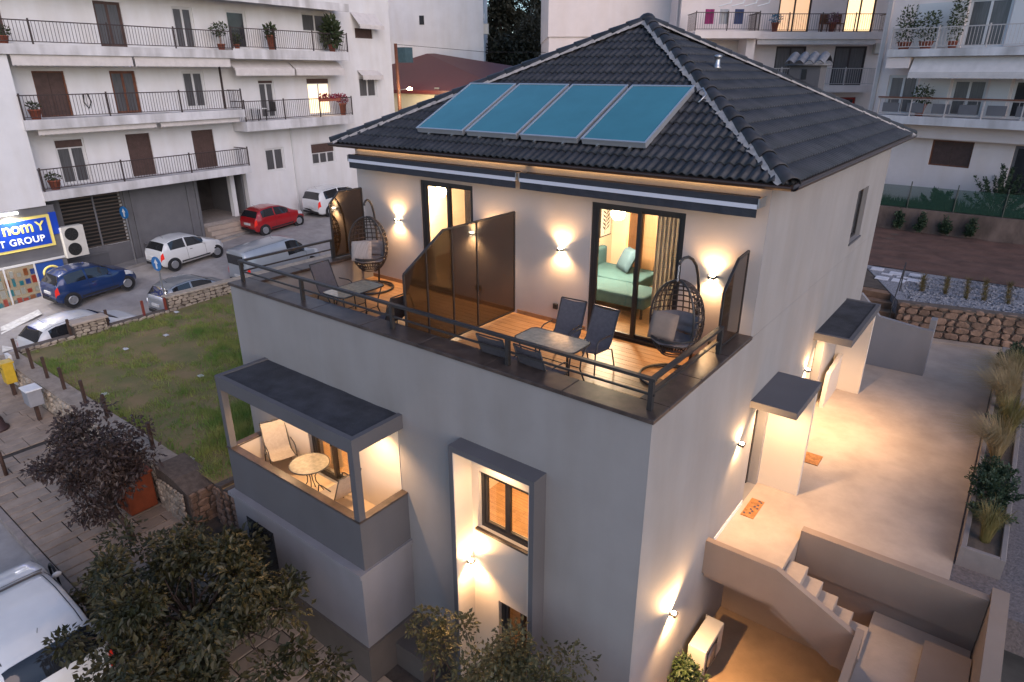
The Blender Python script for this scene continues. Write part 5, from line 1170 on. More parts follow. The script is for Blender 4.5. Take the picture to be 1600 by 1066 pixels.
class Block:
    def __init__(s, name, label, origin, ang, base=(0, 0, 0)):
        s.o = Vector(origin); s.d = Vector((-sin(ang), cos(ang), 0)); s.n = Vector((cos(ang), sin(ang), 0))
        s.t = thing(name, label, 'building', s.o)
        s.m = Matrix((s.d, s.n, Vector((0, 0, 1)))).transposed().to_4x4(); s.m.translation = s.o
    def mb(s): q = MB(); q.m = s.m; return q
    def box(s, nm, mat, u0, u1, n0, n1, z0, z1, parent=None, bevel=0): q = s.mb().box(u0, u1, n0, n1, z0, z1); return q.build(nm, mat, parent or s.t, bevel=bevel)
    def p(s, u, n, z): return s.m @ Vector((u, n, z))
    def wall(s, u0, u1, n0, n1, z0, z1, holes, mat, nm='wall'): q = s.mb(); wallholes(q, u0, u1, z0, z1, holes, lambda m, a, b, c, d: m.box(a, b, n0, n1, c, d)); return q.build(nm, mat, s.t)
    def opening(s, u0, u1, z0, z1, kind='glass', frame=None, nface=0., leaves=2, box=0):
        "frame set in the wall, leaves and panes inside it"
        fr = frame or m_alu; f = .06; n0, n1 = nface-.16, nface-.06; q = s.mb()
        q.box(u0, u0+f, n0, n1, z0, z1); q.box(u1-f, u1, n0, n1, z0, z1); q.box(u0+f, u1-f, n0, n1, z1-f, z1); q.box(u0+f, u1-f, n0, n1, z0, z0+f)
        nm = 'door' if z1-z0 > 1.5 else 'window'; do = q.build(nm, fr, s.t); zt = z1-f
        if box: s.box('shutter_box', m_shut, u0+f, u1-f, n0+.03, n1-.01, zt-box, zt, do); zt -= box
        wd = (u1-u0-2*f)/leaves
        for i in range(leaves):
            a = u0+f+i*wd; b = a+wd
            if kind == 'shutter':
                k = s.mb(); zz = z0+f
                k.box(a+.005, b-.005, n0+.03, n1-.045, zz, zt)
                while zz < zt-.05: k.box(a+.005, b-.005, n1-.045, n1-.03, zz, zz+.052); zz += .06
                k.build('shutter', m_shut, do)
            else:
                mm = {'glass': m_dwin, 'curtain': m_curg, 'lit': m_lit, 'yellow': m_lity, 'red': None}.get(kind) or m_dwin
                e = .05; k = s.mb(); k.box(a, a+e, n0+.03, n1-.02, z0+f, zt); k.box(b-e, b, n0+.03, n1-.02, z0+f, zt); k.box(a+e, b-e, n0+.03, n1-.02, zt-e, zt); k.box(a+e, b-e, n0+.03, n1-.02, z0+f, z0+f+e); k.build('leaf', fr, do); s.box('pane', mm, a+e, b-e, n0+.05, n0+.06, z0+f+e, zt-e, do)
        return do
    def railing(s, u0, u1, n1, z, h=.9, mat=None, sides=(True, True), dep=1.1, gap=.13, post=3):
        mat = mat or m_brail; q = s.mb(); q.box(u0, u1, n1-.07, n1-.03, z+h-.04, z+h); ro = q.build('railing', mat, s.t); s.box('bottom_rail', mat, u0, u1, n1-.06, n1-.04, z+.08, z+.11, ro)
        b = s.mb(); u = u0+gap
        while u < u1-.02: b.box(u-.007, u+.007, n1-.058, n1-.044, z+.11, z+h-.041); u += gap
        for i, sd_ in enumerate(sides):
            if sd_:
                uu = u0 if i == 0 else u1; nn_ = n1-.16; s.box('side_rail', mat, uu-.018, uu+.018, n1-dep, n1-.071, z+h-.04, z+h-.001, ro)
                while nn_ > n1-dep+.05: b.box(uu-.007, uu+.007, nn_-.007, nn_+.007, z+.02, z+h-.041); nn_ -= gap
        tag(b.build('balusters', mat, ro), kind='stuff')
        for i in range(post+1): uu = u0+(u1-u0)*i/post; s.box('post', mat, uu-.025, uu+.025, n1-.076, n1-.024, z, z+h+.06, ro)
    def slab(s, u0, u1, n1, z0, z1, mat=None): return s.box('balcony_slab', mat or m_slabw, u0, u1, .002, n1, z0, z1)
    def awn(s, u0, u1, n1, z, h=.2, drop=.0, nb=0, mat=None):
        "rolled or lowered canvas awning with a scalloped valance"
        mat = mat or m_cnv; q = s.mb()
        if nb: q.poly([(u0, nb, z+drop), (u1, nb, z+drop), (u1, n1, z), (u0, n1, z)])
        N = max(4, int((u1-u0)/.18)); pts = [(u0, n1, z)]+[(u0+(u1-u0)*i/(N*3), n1, z-h+.035*abs(sin(pi*i/3))) for i in range(N*3+1)]+[(u1, n1, z)]; q.poly(pts[::-1])
        ao = q.build('awning', mat, s.t); s.box('roller', mat, u0, u1, n1-.09, n1-.005, z-.0, z+.07, ao); return ao
LB = Block('apartment_building', 'white apartment block with railed balconies above the shops', P0, FA)
LB.m = LB.m @ Matrix.Translation((0, 0, 3.883*(1-KB))) @ Matrix.Diagonal((KB, KB, KB, 1))
HA = [(.12, 1.28, 4.9, 6.68), (3.64, 4.7, 4.9, 6.72), (6.5, 7.65, 4.98, 6.75), (-2.87, -1.65, 2.16, 3.93), (.2, 1.34, 2.16, 3.94), (3.6, 4.74, 2.25, 3.93), (-2.7, -1.5, -.6, 1.28), (.32, 1.45, -.6, 1.27), (3.56, 4.75, -.6, 1.22),
      (11.3, 13.2, 5.95, 6.95), (7.86, 8.88, 1.56, 3.52), (11.16, 12.9, 1.56, 3.6), (7.7, 8.98, -1.25, 0), (10.96, 12.8, -1.25, 0), (15.3, 16.85, 2.4, 3.6), (15.3, 16.8, 5.8, 6.35), (3.35, 6.3, -4.1, -1.15), (-1.9, 1.0, 5.0, 5.001), (-4., -3.4, 4.9, 6.7), (-3.1, -.5, -3.45, -1.1)]
LB.wall(-4, 18.4, -.3, 0, -6.2, 11, HA, m_apt)
LB.box('side_wall', m_apt, 18.1, 18.4, -12, -.301, -6.2, 11); LB.box('rear_core', m_apt, -16, 18.09, -12, -.9, -1.1, 10.9); LB.box('rear_core', m_apt, -16, 3.3, -12, -.9, -6.2, -1.101); LB.box('rear_core', m_apt, 6.35, 18.09, -12, -.9, -6.2, -1.101)
LB.box('wing_wall', m_apt, -16, -4.001, -.89, 1.0, -1.15, 4.5); LB.box('upper_wing_wall', m_apt, -16, -4.001, -.89, -.0, 4.9, 11)
op = LB.opening
op(.12, 1.28, 4.9, 6.68, 'curtain', m_shut, box=.0); op(3.64, 4.7, 4.9, 6.72, 'curtain', m_alu); op(6.5, 7.65, 4.98, 6.75, 'glass', m_alu, leaves=1); op(-4., -3.4, 4.9, 6.7, 'glass', m_shut, leaves=1)
op(-2.87, -1.65, 2.16, 3.93, 'shutter', m_wood); op(.2, 1.34, 2.16, 3.94, 'curtain', m_wood); op(3.6, 4.74, 2.25, 3.93, 'curtain', m_alu)
op(-2.7, -1.5, -.6, 1.28, 'curtain', m_alu, box=.3); op(.32, 1.45, -.6, 1.27, 'shutter', m_shut, leaves=1); op(3.56, 4.75, -.6, 1.22, 'shutter', m_shut, leaves=1)
op(11.3, 13.2, 5.95, 6.95, 'curtain', m_alu); op(7.86, 8.88, 1.56, 3.52, 'curtain', m_alu, box=.12); op(11.16, 12.9, 1.56, 3.6, 'lit', m_alu, box=.25); op(7.7, 8.98, -1.25, 0, 'curtain', m_alu); op(10.96, 12.8, -1.25, 0, 'curtain', m_alu, box=.5, leaves=3); op(15.3, 16.85, 2.4, 3.6, 'curtain', m_alu); op(15.3, 16.8, 5.8, 6.35, 'shutter', m_shut, leaves=1)
# balconies
LB.slab(-9, 5.8, 1.15, 4.52, 4.88); LB.slab(-4.05, 5.95, 1.15, 1.78, 2.15); LB.slab(-4.0, 5.85, 1.15, -.97, -.6)
LB.slab(5.801, 13.55, 1.15, 4.50, 4.96); LB.slab(5.951, 13.5, 1.15, 1.06, 1.53); LB.slab(-9, 13.7, 1.2, 7.15, 7.45); LB.box('slab_lip', m_slabw, -9, 13.7, 1.201, 1.27, 7.05, 7.45)
LB.railing(-8.9, 5.8, 1.14, 4.88, .85, sides=(False, False), post=5); LB.railing(-4.0, 5.9, 1.14, 2.15, .92); LB.railing(-3.95, 5.8, 1.14, -.6, .88); LB.railing(5.85, 13.5, 1.14, 4.96, .95, sides=(False, True)); LB.railing(6.0, 13.45, 1.14, 1.53, 1.0)
LB.awn(-3.9, .75, 1.05, 4.44, .34); LB.awn(.85, 5.6, 1.05, 4.44, .34); LB.awn(-3.6, 1.3, 1.0, 1.72, .18); LB.awn(1.5, 5.7, 1.0, 1.72, .18)
LB.awn(5.9, 9.6, .95, 4.0, .3, .42, .4); LB.awn(9.7, 13.3, .95, 4.0, .3, .42, .4); LB.awn(15.0, 17.1, .75, 6.45, .18, .75, .02); LB.awn(15.2, 17.0, .5, 3.65, .22, .35, .02)
LB.box('drainpipe', m_alu, 9.55, 9.63, .001, .07, -4.5, 1.05); LB.box('drainpipe', m_brail, 5.62, 5.70, .001, .07, 1.78+.37, 4.5)
LB.mb().tube([(-1.1, .05, 3.0), (-1.15, .06, 2.7), (-1.0, .06, 2.45), (-.85, .06, 2.7), (-.95, .05, 3.05)], .025, 5).build('garden_hose', m_black, LB.t, True)
# ground floor: shutters, louvres, entrance
LB.wall(-3.7, 3.34, .001, .06, -6.0, -.975, [(-3.1, -.5, -3.45, -1.1)], m_shop, 'shop_front')
LB.box('louvre_back', m_black, -3.1, -.5, -.29, -.2, -3.45, -1.1)
for i in range(15): LB.mb().prism([(-3.09, -.02, -3.42+i*.155), (-3.09, .055, -3.36+i*.155), (-3.09, .06, -3.345+i*.155), (-3.09, -.015, -3.405+i*.155)], (2.58, 0, 0)).build('louvre', M('louvre', (.17, .135, .11), .6) if i == 0 else bpy.data.materials['louvre'], LB.t)
for u in (-1.75,): LB.box('louvre_post', m_shop, u-.04, u+.04, .061, .075, -3.45, -1.1)
for u in (-3.55, -.35, -.05, 2.75, 3.2): LB.box('pilaster', m_shop, u-.06, u+.06, .061, .13, -6, -1.0)
for a, b in ((-3.4, -1.6), (.1, 2.6)): LB.box('stall_riser', M('riser', (.10, .10, .11), .7), a, b, .061, .09, -4.95, -3.75); LB.box('ledge', m_shop, a, b, .061, .15, -3.74, -3.68)
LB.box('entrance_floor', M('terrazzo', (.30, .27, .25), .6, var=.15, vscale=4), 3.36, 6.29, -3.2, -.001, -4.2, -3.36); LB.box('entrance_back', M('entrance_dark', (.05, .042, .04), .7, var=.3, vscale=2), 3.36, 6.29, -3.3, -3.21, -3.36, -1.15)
LB.box('entrance_side', m_shop, 6.2, 6.29, -3.2, -.31, -3.36, -1.15); LB.box('entrance_door', m_wood, 4.1, 5.3, -3.205, -3.12, -3.36, -1.35); LB.box('column', m_apt, 5.5, 5.75, -.6, -.31, -3.36, -1.15)
for i in range(5): LB.box('step', m_conc, 3.36, 7.0, .01+i*.28, .28+i*.28, -5.2, -3.42-.2*i-.1)
# shop at the left end
LB.box('shop_wall', m_shop, -12, -3.701, -.88, .9, -6.1, -1.16); m_showl = emat('shop_light', (.95, .93, 1), 4)
LB.box('light_strip', m_showl, -9, -5.05, .95, 1.0, -1.32, -1.24)
for u_ in (-8.2, -6.8, -5.4): bulb('strip_light', LB.p(u_, 1.3, -1.34), 90, LB.t, col=(1, .93, .88), size=.1, kind='SPOT', rot=(0, 0, 0), spot=R(165), blend=.5)
sg_ = thing('shop_sign', 'blue shop sign with yellow border at the left edge', 'sign', LB.p(-5.5, 1, -2.1))
m_sy = M('sign_yellow', (.72, .58, .16), .4, emit=(1, .8, .25), es=.05); m_sb = M('sign_panel_blue', (.012, .05, .36), .35, emit=(.02, .09, .8), es=.04); m_st = M('sign_letter', (.75, .75, .75), .4, emit=(1, 1, .95), es=.15)
q = LB.mb().box(-9.2, -4.0, .901, .99, -2.78, -1.50); q.build('border', m_sy, sg_); LB.mb().box(-9.1, -4.13, .991, 1.0, -2.68, -1.60).build('panel', m_sb, sg_); LB.mb().box(-3.99, -3.72, .901, .97, -2.35, -1.45).build('side_panel', m_sb, sg_)
def text(s_, u, n, z, size, mat, parent, B, name, sx=1.0, space=1.0, align='RIGHT'):
    c = bpy.data.curves.new(name, 'FONT'); c.body = s_; c.size = size; c.extrude = .006; c.offset = .018*size; c.space_character = space; c.align_x = align
    o = bpy.data.objects.new('tmp', c); COL.objects.link(o); bpy.context.view_layer.update(); me = bpy.data.meshes.new_from_object(o.evaluated_get(bpy.context.evaluated_depsgraph_get())); COL.objects.unlink(o); bpy.data.objects.remove(o)
    rot = Matrix((B.d*KB, Vector((0, 0, KB)), B.n*KB)).transposed().to_4x4(); rot.translation = B.p(u, n, z)-parent.location
    me.transform(rot @ Matrix.Diagonal((sx, 1, 1, 1))); me.materials.clear(); me.materials.append(mat); return link(name, me, parent)
text('nom', -4.66, 1.008, -2.08, .66, m_sy, sg_, LB, 'lettering', .95, .98); text('Y', -4.26, 1.008, -2.08, .52, m_sy, sg_, LB, 'lettering'); text('T GROUP', -4.35, 1.008, -2.52, .36, m_st, sg_, LB, 'lettering', 1.0, 1.1)
# shop window with goods and posters
LB.box('shop_window_back', M('shop_interior', (.16, .12, .09), .8, emit=(1, .75, .5), es=.12), -9, -5.0, .901, .91, -4.95, -3.40)
random.seed(19)
pk = [M('goods_%d' % i, c, .6) for i, c in enumerate(((.5, .06, .03), (.55, .30, .05), (.05, .09, .3), (.55, .52, .45), (.4, .12, .03), (.03, .25, .3)))]
for i in range(7):
    for j in range(4):
        u = -6.65+i*.24; LB.box('packet', pk[random.randrange(6)], u+random.uniform(0, .05), u+random.uniform(.13, .22), .912, random.uniform(.93, .96), -4.85+j*.36, -4.85+j*.36+random.uniform(.15, .33))
for u in (-6.9, -6.1, -5.0): LB.box('mullion', m_alu, u-.03, u+.03, .965, 1.0, -4.95, -3.36)
LB.box('window_head', m_alu, -9, -3.8, .965, 1.0, -3.36, -3.28); LB.box('window_foot', m_alu, -9, -3.8, .965, 1.02, -5.02, -4.95); LB.box('glazing', m_glass, -9, -5.03, .97, .975, -4.94, -3.37)
po = thing('poster', 'blue poster with yellow ring in the shop window', 'poster', LB.p(-4.45, .95, -4.2)); LB.mb().box(-4.95, -3.92, .962, .985, -4.92, -3.40).build('panel', M('poster_blue', (.02, .055, .22), .4, emit=(.03, .1, .4), es=.1), po)
LB.mb().tube([(-4.43+.30*cos(a*2*pi/20), .99, -3.86+.26*sin(a*2*pi/20)) for a in range(20)], .05, 5, True).build('ring', m_sy, po); LB.mb().box(-4.68, -4.20, .986, .992, -4.5, -4.44).build('text_bar', m_st, po); LB.mb().box(-4.62, -4.26, .986, .992, -4.62, -4.57).build('text_bar', m_st, po)
ac = thing('outdoor_unit', 'white twin fan air conditioner mounted beside the shop sign', 'air conditioner', LB.p(-3.3, 1.0, -2.7)); LB.mb().box(-3.75, -2.85, .75, 1.10, -3.42, -2.12).build('casing', m_ac, ac, bevel=.02)
for z in (-2.44, -3.08):
    q = LB.mb(); q.lathe([(.27, 1.101), (.27, 1.115), (.22, 1.115), (.22, 1.104)], 20, 'Y', (-3.38, 0, z)); q.build('fan_ring', m_black, ac); q = LB.mb()
    for i in range(8): a = i*pi/4; q.bar((-3.38, 1.108, z), (-3.38+.22*cos(a), 1.108, z+.22*sin(a)), .02, .012)
    tag(q.build('fan_blade', m_frame, ac), kind='stuff')
    LB.mb().lathe([(.22, 1.1005), (.22, 1.1035)], 20, 'Y', (-3.38, 0, z)).build('fan_well', m_black, ac)
LB.mb().box(-3.5, -3.1, .07, .749, -3.45, -3.421).build('bracket', m_metal, ac)
# potted plants on the balconies
m_pleaf = leafmat('pot_leaf', (.03, .05, .02), (.07, .09, .04), 6); m_flow = leafmat('red_flower', (.35, .02, .05), (.22, .015, .06), 8)
def potplant(label, p, pot_r, pot_h, r, h, n_, mat=None, seed=1, stem=0., group='potted plants on the balconies', ls=.14):
    rs = random.Random(seed); t = thing('potted_plant', label, 'plant', p, 0, group); p = Vector(p)
    MB().lathe([(pot_r*.7, 0), (pot_r, pot_h*.9), (pot_r*1.08, pot_h*.9), (pot_r*1.08, pot_h), (pot_r*.8, pot_h)], 12, 'Z', p).build('pot', m_terr, t, True)
    if stem: MB().tube([p+Vector((0, 0, pot_h)), p+Vector((0, 0, pot_h+stem))], .03, 5).build('stem', m_wood, t)
    c_ = p+Vector((0, 0, pot_h+stem+h*.45)); mb = MB()
    for i in range(n_):
        d = Vector((rs.gauss(0, 1), rs.gauss(0, 1), rs.gauss(0, 1))).normalized(); q = c_+Vector((d.x*r, d.y*r, d.z*h*.55))*rs.random()**.5; f = (d+Vector((rs.gauss(0, .5), rs.gauss(0, .5), rs.gauss(0, .5)))).normalized()*ls; s_ = f.cross(Vector((rs.gauss(0, 1), rs.gauss(0, 1), 1))).normalized()*ls*.25
        mb.f.append([mb._p(q), mb._p(q+f*.5+s_), mb._p(q+f), mb._p(q+f*.5-s_)])
    mb.build('foliage', mat or m_pleaf, t); return t
potplant('small tree in a pot on the top balcony of the white block', LB.p(5.45, .75, 4.88), .2, .3, .42, .6, 260, stem=.45, seed=2); potplant('dark pot plant beside the little tree on the top balcony', LB.p(6.3, .8, 4.96), .16, .22, .25, .5, 120, seed=3)
potplant('tall terracotta pot with spiky leaves, upper right balcony', LB.p(8.4, .8, 4.96), .22, .75, .25, .5, 90, seed=4, ls=.3); potplant('tall leafy palm like plant at the end of the upper balcony', LB.p(12.6, .8, 4.96), .24, .4, .5, 1.5, 330, seed=5, ls=.4)
potplant('round pot at the left end of the middle balcony', LB.p(-3.45, .8, 2.15), .24, .4, .25, .3, 90, seed=6); potplant('clay pot at the left end of the lowest balcony', LB.p(-3.4, .8, -.6), .24, .4, .25, .3, 100, seed=7); potplant('red flowering plant at the end of the lit balcony', LB.p(13.0, .8, 1.53), .22, .7, .32, .55, 240, m_flow, seed=8); potplant('pot of leaves at the left end of the top balcony', LB.p(-3.9, .75, 4.88), .25, .3, .3, .4, 130, seed=14)
bx = thing('flower_box', 'long red flower box on the rail of the lit balcony', 'flower box', LB.p(11.9, 1.2, 2.45)); LB.mb().box(10.9, 12.4, 1.145, 1.30, 2.35, 2.50).build('box', m_terr, bx)
mb = LB.mb(); random.seed(3)
for i in range(260):
    u, n_, z = random.uniform(10.9, 12.4), random.uniform(1.12, 1.34), 2.5+random.random()*.22; d = [random.gauss(0, .06) for _ in range(6)]; mb.poly([(u, n_, z), (u+d[0], n_+d[1], z+d[2]+.04), (u+d[3], n_+d[4], z+d[5])])
mb.build('flowers', m_flow, bx)
t = thing('balcony_table', 'dark chair and table on the lit balcony', 'furniture', LB.p(7.3, .6, 1.53)); LB.mb().box(6.9, 7.5, .3, .9, 2.1, 2.14).build('table_top', m_white, t)
for u, n_ in ((6.95, .35), (7.45, .35), (6.95, .85), (7.45, .85)): LB.mb().box(u-.02, u+.02, n_-.02, n_+.02, 1.53, 2.099).build('leg', m_black, t)
LB.mb().box(7.75, 8.15, .4, .8, 1.95, 1.98).build('chair_seat', m_black, t); LB.mb().box(8.12, 8.16, .4, .8, 1.981, 2.45).build('chair_back', m_black, t)
# ------------------------------------------------------------------ white block, red roofed house and lamp behind
def facing(name, label, dist): # u along the camera's right, n towards the camera
    o = Vector((CAM.x, CAM.y, 0)) + FW0*dist; B = Block(name, label, o, 0); B.d = RT.copy(); B.n = -FW0; B.m = Matrix((RT, -FW0, Vector((0, 0, 1)))).transposed().to_4x4(); B.m.translation = o; return B
WB = facing('apartment_building', 'tall plain white block behind the red roofed house', 62)
WB.box('wall', m_apt, -16.5, -2.42, -10, 0, -4, 20)
for px, py in ((668, 45), (667, 0)):
    u_ = (px-800)*.927/F_PX*62*1.04; z_ = 3.88+(113-py)*62/F_PX*1.0; WB.box('vent_window', m_dwin, u_-.2, u_+.2, .001, .03, z_-.35, z_+.35)
WB.mb().lathe([(.02, 0), (.35, .12)], 14, 'X', (-2.4, .2, 8.2)).build('satellite_dish', m_white, WB.t)
for z in (6.9, 9.6): WB.box('side_ac', m_ac, -2.419, -2.0, -.9, -.1, z, z+.8)
RH = thing('red_roof_house', 'low cream house with a dark red metal roof', 'house', (-32, 36, -2)); m_redroof = M('red_metal', (.115, .022, .022), .5, var=.15, vscale=2, stretch=(8, .3, .3)); m_creamw = plaster('cream_wall', (.62, .57, .44), .1, .06)
y0_, y1_ = 32.0, 38.5
E0, E1 = at(604, 143, 'Y', y0_), at(800, 140, 'Y', y0_); R0, R1, R2 = at(604, 80, 'Y', y1_), at(660, 83, 'Y', y1_), at(815, 108, 'Y', y1_)
MB().box(E0.x-3, E1.x, y0_+.35, y1_+3, -4.2, E0.z-.02).build('wall', m_creamw, RH)
e0, e1, r0, r1, r2 = (Vector((p.x, yy, zz)) for p, yy, zz in ((E0, y0_, E0.z), (E1, y0_, E0.z), (R0, y1_, R1.z), (R1, y1_, R1.z), (R2, y1_, R2.z)))
e0.x -= 4; r0.x -= 4
MB().prism([e0, e1, r2, r1, r0], (0, 0, .12)).build('roof', m_redroof, RH); MB().box(e0.x, e1.x, y0_-.06, y0_-.001, E0.z-.12, E0.z+.14).build('fascia', m_redroof, RH)
a = at(676, 166, 'Y', y0_+.33); MB().box(a.x-1.2, a.x+.9, y0_+.30, y0_+.349, a.z-.5, a.z+.25).build('window', m_alu, RH); b = at(684, 150, 'Y', y0_+.33); MB().box(b.x-.25, b.x+.25, y0_+.25, y0_+.349, b.z-.5, b.z+.6).build('meter_box', m_shop, RH)
p = at(626, 180, 'Y', 30.0); pz = at(625, 68, 'Y', 30.0).z; zg = groad(p.x, 30)
t = thing('utility_pole', 'brown wooden utility pole with glowing street lamp', 'street lamp', (p.x, 30, zg)); MB().tube([(p.x, 30, zg-.1), (p.x-.1, 30, pz)], [.16, .12], 9).build('pole', m_wood, t, True)
lp = at(640, 139, 'Y', 29.6); MB().tube([(p.x, 30, lp.z-.5), (p.x+.3, 29.8, lp.z-.1), (lp.x-.15, 29.6, lp.z+.02)], .03, 6).build('arm', m_metal, t); MB().lathe([(.06, .1), (.20, .02), (.16, -.04), (.02, -.06)], 10, 'Z', lp).build('lamp_head', m_lens, t, True); bulb('beam', lp+Vector((0, 0, -.2)), 150, t, col=(1, .75, .45), size=.15)
box_ = at(632, 85, 'Y', 33); one('blue_tank', MB().box(box_.x-.6, box_.x+.3, 32.8, 33.6, box_.z-.6, box_.z+.5), M('teal_metal', (.05, .10, .13), .6, var=.2, vscale=4), 'blue grey box above the red roof beside the pole', 'box')
one('overhead_wire', MB().tube([(p.x-.1, 30, pz-.05), (p.x+6, 33, pz-.6), (p.x+14, 36, pz-.7)], .015, 4), m_black, 'thin cable running from the utility pole over the red roof', 'cable')
# dark trees in the gap
m_dk = leafmat('evergreen_leaf', (.016, .020, .010), (.05, .048, .028), 1.2, .7, .1); m_dk2 = leafmat('grey_green_leaf', (.05, .048, .03), (.09, .08, .055), 1.2, .7, .1)
for i, (px, py, yy, r, h_, ml, lb) in enumerate(((785, 20, 54, 3.0, 6.5, m_dk, 'dark evergreen at the left of the gap between blocks'), (835, 60, 50, 2.4, 4.5, m_dk2, 'grey green tree at the right of the gap between blocks'), (800, 90, 47, 2.2, 3.4, m_dk, 'lower dark tree in the gap above the red roof'), (850, 15, 58, 3.0, 6.0, m_dk, 'tall dark tree partly behind the beige block'), (770, 80, 60, 3.2, 6.0, m_dk, 'dark tree deepest in the gap beside the white block'))):
    c_ = at(px, py, 'Y', yy); tree(lb, (c_.x, yy, -3), (c_.x, yy, c_.z-1.0), (r, r, h_*.62), 70, 6500, .42, ml, .22, 100+i, 'trees in the gap between the blocks', 'evergreen_tree', cr=(.8, 1.5))
# ------------------------------------------------------------------ beige block and the pink block, facing the camera
BG = facing('apartment_building', 'plain beige gable block behind the roof apex', 46)
k = 46/34
BG.box('wall', m_aptp, 1.69*k, 7.77*k, -12, 0, 3.88+(5.42-3.88)*k, 18); BG.box('lower_wall', m_aptp, 1.69*k+.05, 7.77*k, -12, -.12, -5, 3.88+(5.42-3.88)*k-.001)
BB = facing('apartment_building', 'pink apartment block with lit balcony doors behind the chimney', 43)
k = 43/34
def zz(z): return 3.88+(z-3.88)*k
F2, F1, F0 = zz(5.58), zz(3.31), zz(1.1)
U = lambda u: u*k
hs = [(U(12.29), U(13.8), F2, F2+2.3), (U(15.41), U(16.77), F2, F2+2.3), (U(12.44), U(13.85), F1, F1+2.15), (U(15.21), U(16.71), F1, F1+2.15), (U(15.68), U(16.6), F0+.6, F0+2.1)]
BB.wall(U(7.8), U(17.6), -.3, 0, -4, 18, hs, m_aptp); BB.box('rear_core', m_aptp, U(7.8), U(17.6), -12, -.9, -4, 17.9)
m_dkf = M('dark_door_frame', (.05, .04, .04), .5)
BB.opening(hs[0][0], hs[0][1], hs[0][2], hs[0][3], 'yellow', m_dkf); BB.opening(*hs[1], 'lit', m_dkf); BB.opening(*hs[2], 'curtain', m_dkf); BB.opening(*hs[3], 'curtain', m_dkf); BB.opening(*hs[4], 'red', M('red_frame', (.4, .03, .02), .5), leaves=1)
BB.box('red_panel', bpy.data.materials['red_frame'], hs[4][0]+.08, hs[4][1]-.08, -.055, -.04, hs[4][2]+.08, hs[4][3]-.35)
for z, u1 in ((F2, 17.0), (F1, 16.95)):
    BB.slab(U(11.0), U(u1), 1.2, z-.38, z, m_aptp); BB.railing(U(11.0), U(u1), 1.19, z, .95, m_brail if z == F2 else m_wrail, post=4)
BB.box('balcony_slab', m_aptp, U(8.1), U(11.0)-.002, .002, 2.2, F2-.38, F2); BB.railing(U(8.1), U(10.9), 2.19, F2, .95, m_brail, dep=2.0, post=2); BB.box('bracket_wall', m_aptp, U(10.6), U(11.0)-.01, .002, 1.6, F2-3.6, F2-.381)
BB.awn(U(11.2), U(16.6), 1.1, F2-.40, .28, .2, .3); BB.awn(U(11.2), U(16.6), 1.1, F2+2.35, .28); BB.box('ac_unit', m_ac, U(16.95), U(17.4), .002, .35, F1+1.75, F1+2.3)
BB.box('side_window', m_dwin, U(8.9), U(9.15), .002, .02, F1+1.4, F1+1.9); BB.box('side_window', m_dwin, U(9.5), U(9.75), .002, .02, F1+1.25, F1+1.75)
# washing line arms on the upper balcony
for i in range(4): u = U(9.2+i*.55); BB.mb().tube([(u, 2.2, F2+2.2), (u+.45, 2.5, F2+1.7), (u+.3, 2.6, F2+1.35), (u-.3, 2.6, F2+1.2)], .035, 5).build('awning_arm', m_white, BB.t)
laund = [((.30, .03, .14), 'magenta cloth hung on the far upper balcony'), ((.45, .45, .47), 'white cloth hung on the far upper balcony'), ((.05, .07, .16), 'dark blue cloth hung on the far upper balcony')]
for i, (c_, lb) in enumerate(laund):
    u = U(8.5+i*.65); one('laundry', BB.mb().grid(lambda a, b: (u+a*.5, 2.05+.03*sin(a*9), F2+.35+b*.75), 8, 3), M('laundry_%d' % i, c_, .9), lb, 'laundry', 'laundry on the far balcony')
for i, (u, lb) in enumerate(((14.3, 'first dark chair on the far lit balcony'), (14.9, 'second dark chair on the far lit balcony'))):
    t = thing('balcony_chair', lb, 'chair', BB.p(U(u), .7, F2)); BB.mb().box(U(u)-.25, U(u)+.25, .5, .95, F2+.42, F2+.46).build('seat', m_wood, t); BB.mb().box(U(u)-.25, U(u)+.25, .45, .49, F2+.461, F2+.95).build('backrest', m_wood, t)
    for du, dn in ((-.22, .52), (.22, .52), (-.22, .92), (.22, .92)): BB.mb().box(U(u)+du-.02, U(u)+du+.02, dn-.02, dn+.02, F2, F2+.419).build('leg', m_wood, t)
potplant('flower pot between the chairs of the far lit balcony', BB.p(U(14.6), .8, F2), .2, .5, .35, .5, 160, leafmat('pink_flower', (.35, .15, .3), (.12, .15, .06), 6), seed=31, group=None)
potplant('pale blue plant on the far upper balcony', BB.p(U(12.0), .8, F2), .2, .5, .3, .4, 120, leafmat('blue_flower', (.06, .22, .35), (.1, .25, .35), 6), seed=32, group=None)
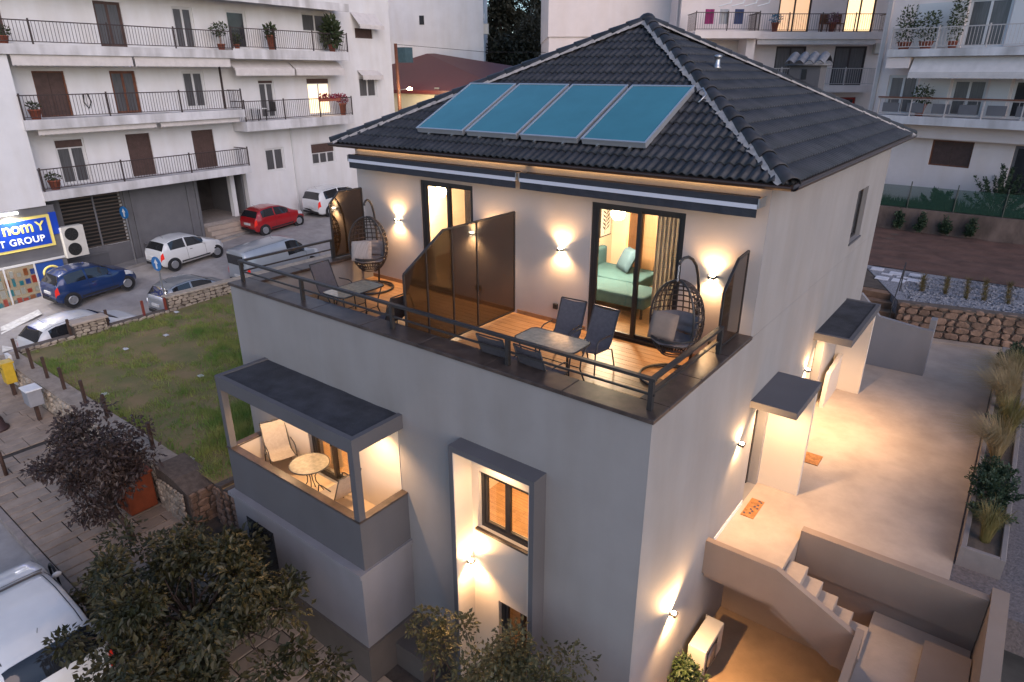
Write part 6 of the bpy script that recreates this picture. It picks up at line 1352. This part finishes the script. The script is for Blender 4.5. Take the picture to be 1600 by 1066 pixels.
# ------------------------------------------------------------------ right hand block
CB = Block('apartment_building', 'pale block with white slab balconies at the right edge', (4, 29, 0), 0)
CB.d = Vector((.972, -.2351, 0)); CB.n = Vector((-.2351, -.972, 0)); CB.m = Matrix((CB.d, CB.n, Vector((0, 0, 1)))).transposed().to_4x4(); CB.m.translation = (4, 29, 0)
HC = [(-7.6, -6.3, 2.05, 3.75), (-4.85, -3.5, 2.05, 3.6), (-2.55, -1.2, 2.05, 3.6), (-4.9, -3.3, 4.85, 6.75), (-5.12, -3.43, -.1, 1.02), (-1.9, -.4, -1.2, 1.0)]
CB.wall(-8.3, 6, -.3, 0, -3, 14, HC, m_aptp); CB.box('rear_core', m_aptp, -8.3, 6, -10, -.9, -3, 13.9); CB.box('drainpipe', m_wrail, -8.2, -8.05, .001, .09, -2, 14)
CB.opening(*HC[0], 'curtain'); CB.opening(*HC[1], 'curtain'); CB.opening(*HC[2], 'glass'); CB.opening(*HC[3], 'curtain'); CB.opening(*HC[4], 'shutter', m_wood); CB.opening(*HC[5], 'glass', m_shop, leaves=1)
for a, b in ((-6.25, -4.9), (-3.45, -2.6), (-1.15, 1.5)): CB.box('white_shutter', m_alu, a+.05, b-.05, .002, .04, 2.1, 3.7)
CB.box('white_shutter', m_alu, -6.9, -4.95, .002, .04, 4.9, 6.7); CB.box('white_shutter', m_alu, -3.25, -1.5, .002, .04, 4.9, 6.9)
CB.slab(-7.4, 5, 1.2, 4.52, 4.83, m_slabw); CB.slab(-7.4, 5, 1.2, 1.70, 2.05, m_slabw); CB.box('lower_band', m_aptp, -6.9, 0, .002, .5, 1.10, 1.69)
CB.railing(-7.35, 4, 1.19, 4.83, .85, m_wrail, sides=(True, False), post=6); CB.railing(-7.35, 4, 1.19, 2.05, .74, m_wrail, sides=(True, False), post=8, gap=.5)
CB.box('wooden_rail', m_wood, -7.4, 4, 1.10, 1.21, 2.80, 2.86)
for i in range(6): CB.box('rail_panel', m_shop, -7.15+i*1.05, -6.45+i*1.05, 1.135, 1.15, 2.2, 2.6)
CB.awn(-6.3, 5, 1.25, 3.82, .2, .68, .9); CB.box('roll_box', m_aptp, -7.4, -6.4, .5, 1.1, 4.05, 4.5)
potplant('leafy tree in a red pot at the left end of the upper right balcony', CB.p(-6.9, .8, 4.83), .28, .3, .45, 1.5, 420, seed=41); potplant('second leafy plant in a red pot on the upper right balcony', CB.p(-6.0, .8, 4.83), .28, .3, .45, 1.3, 380, seed=42); potplant('green plant in the middle of the lower right balcony', CB.p(-5.7, .7, 2.05), .22, .5, .45, .8, 300, seed=43)
potplant('climbing vine beside the upper right balcony door', CB.p(-5.05, .5, 4.83), .2, .3, .3, 2.2, 420, seed=44); potplant('red pot plant at the foot of the right block', CB.p(-7.2, .6, -1.9), .3, .4, .35, .6, 220, seed=45, group=None)
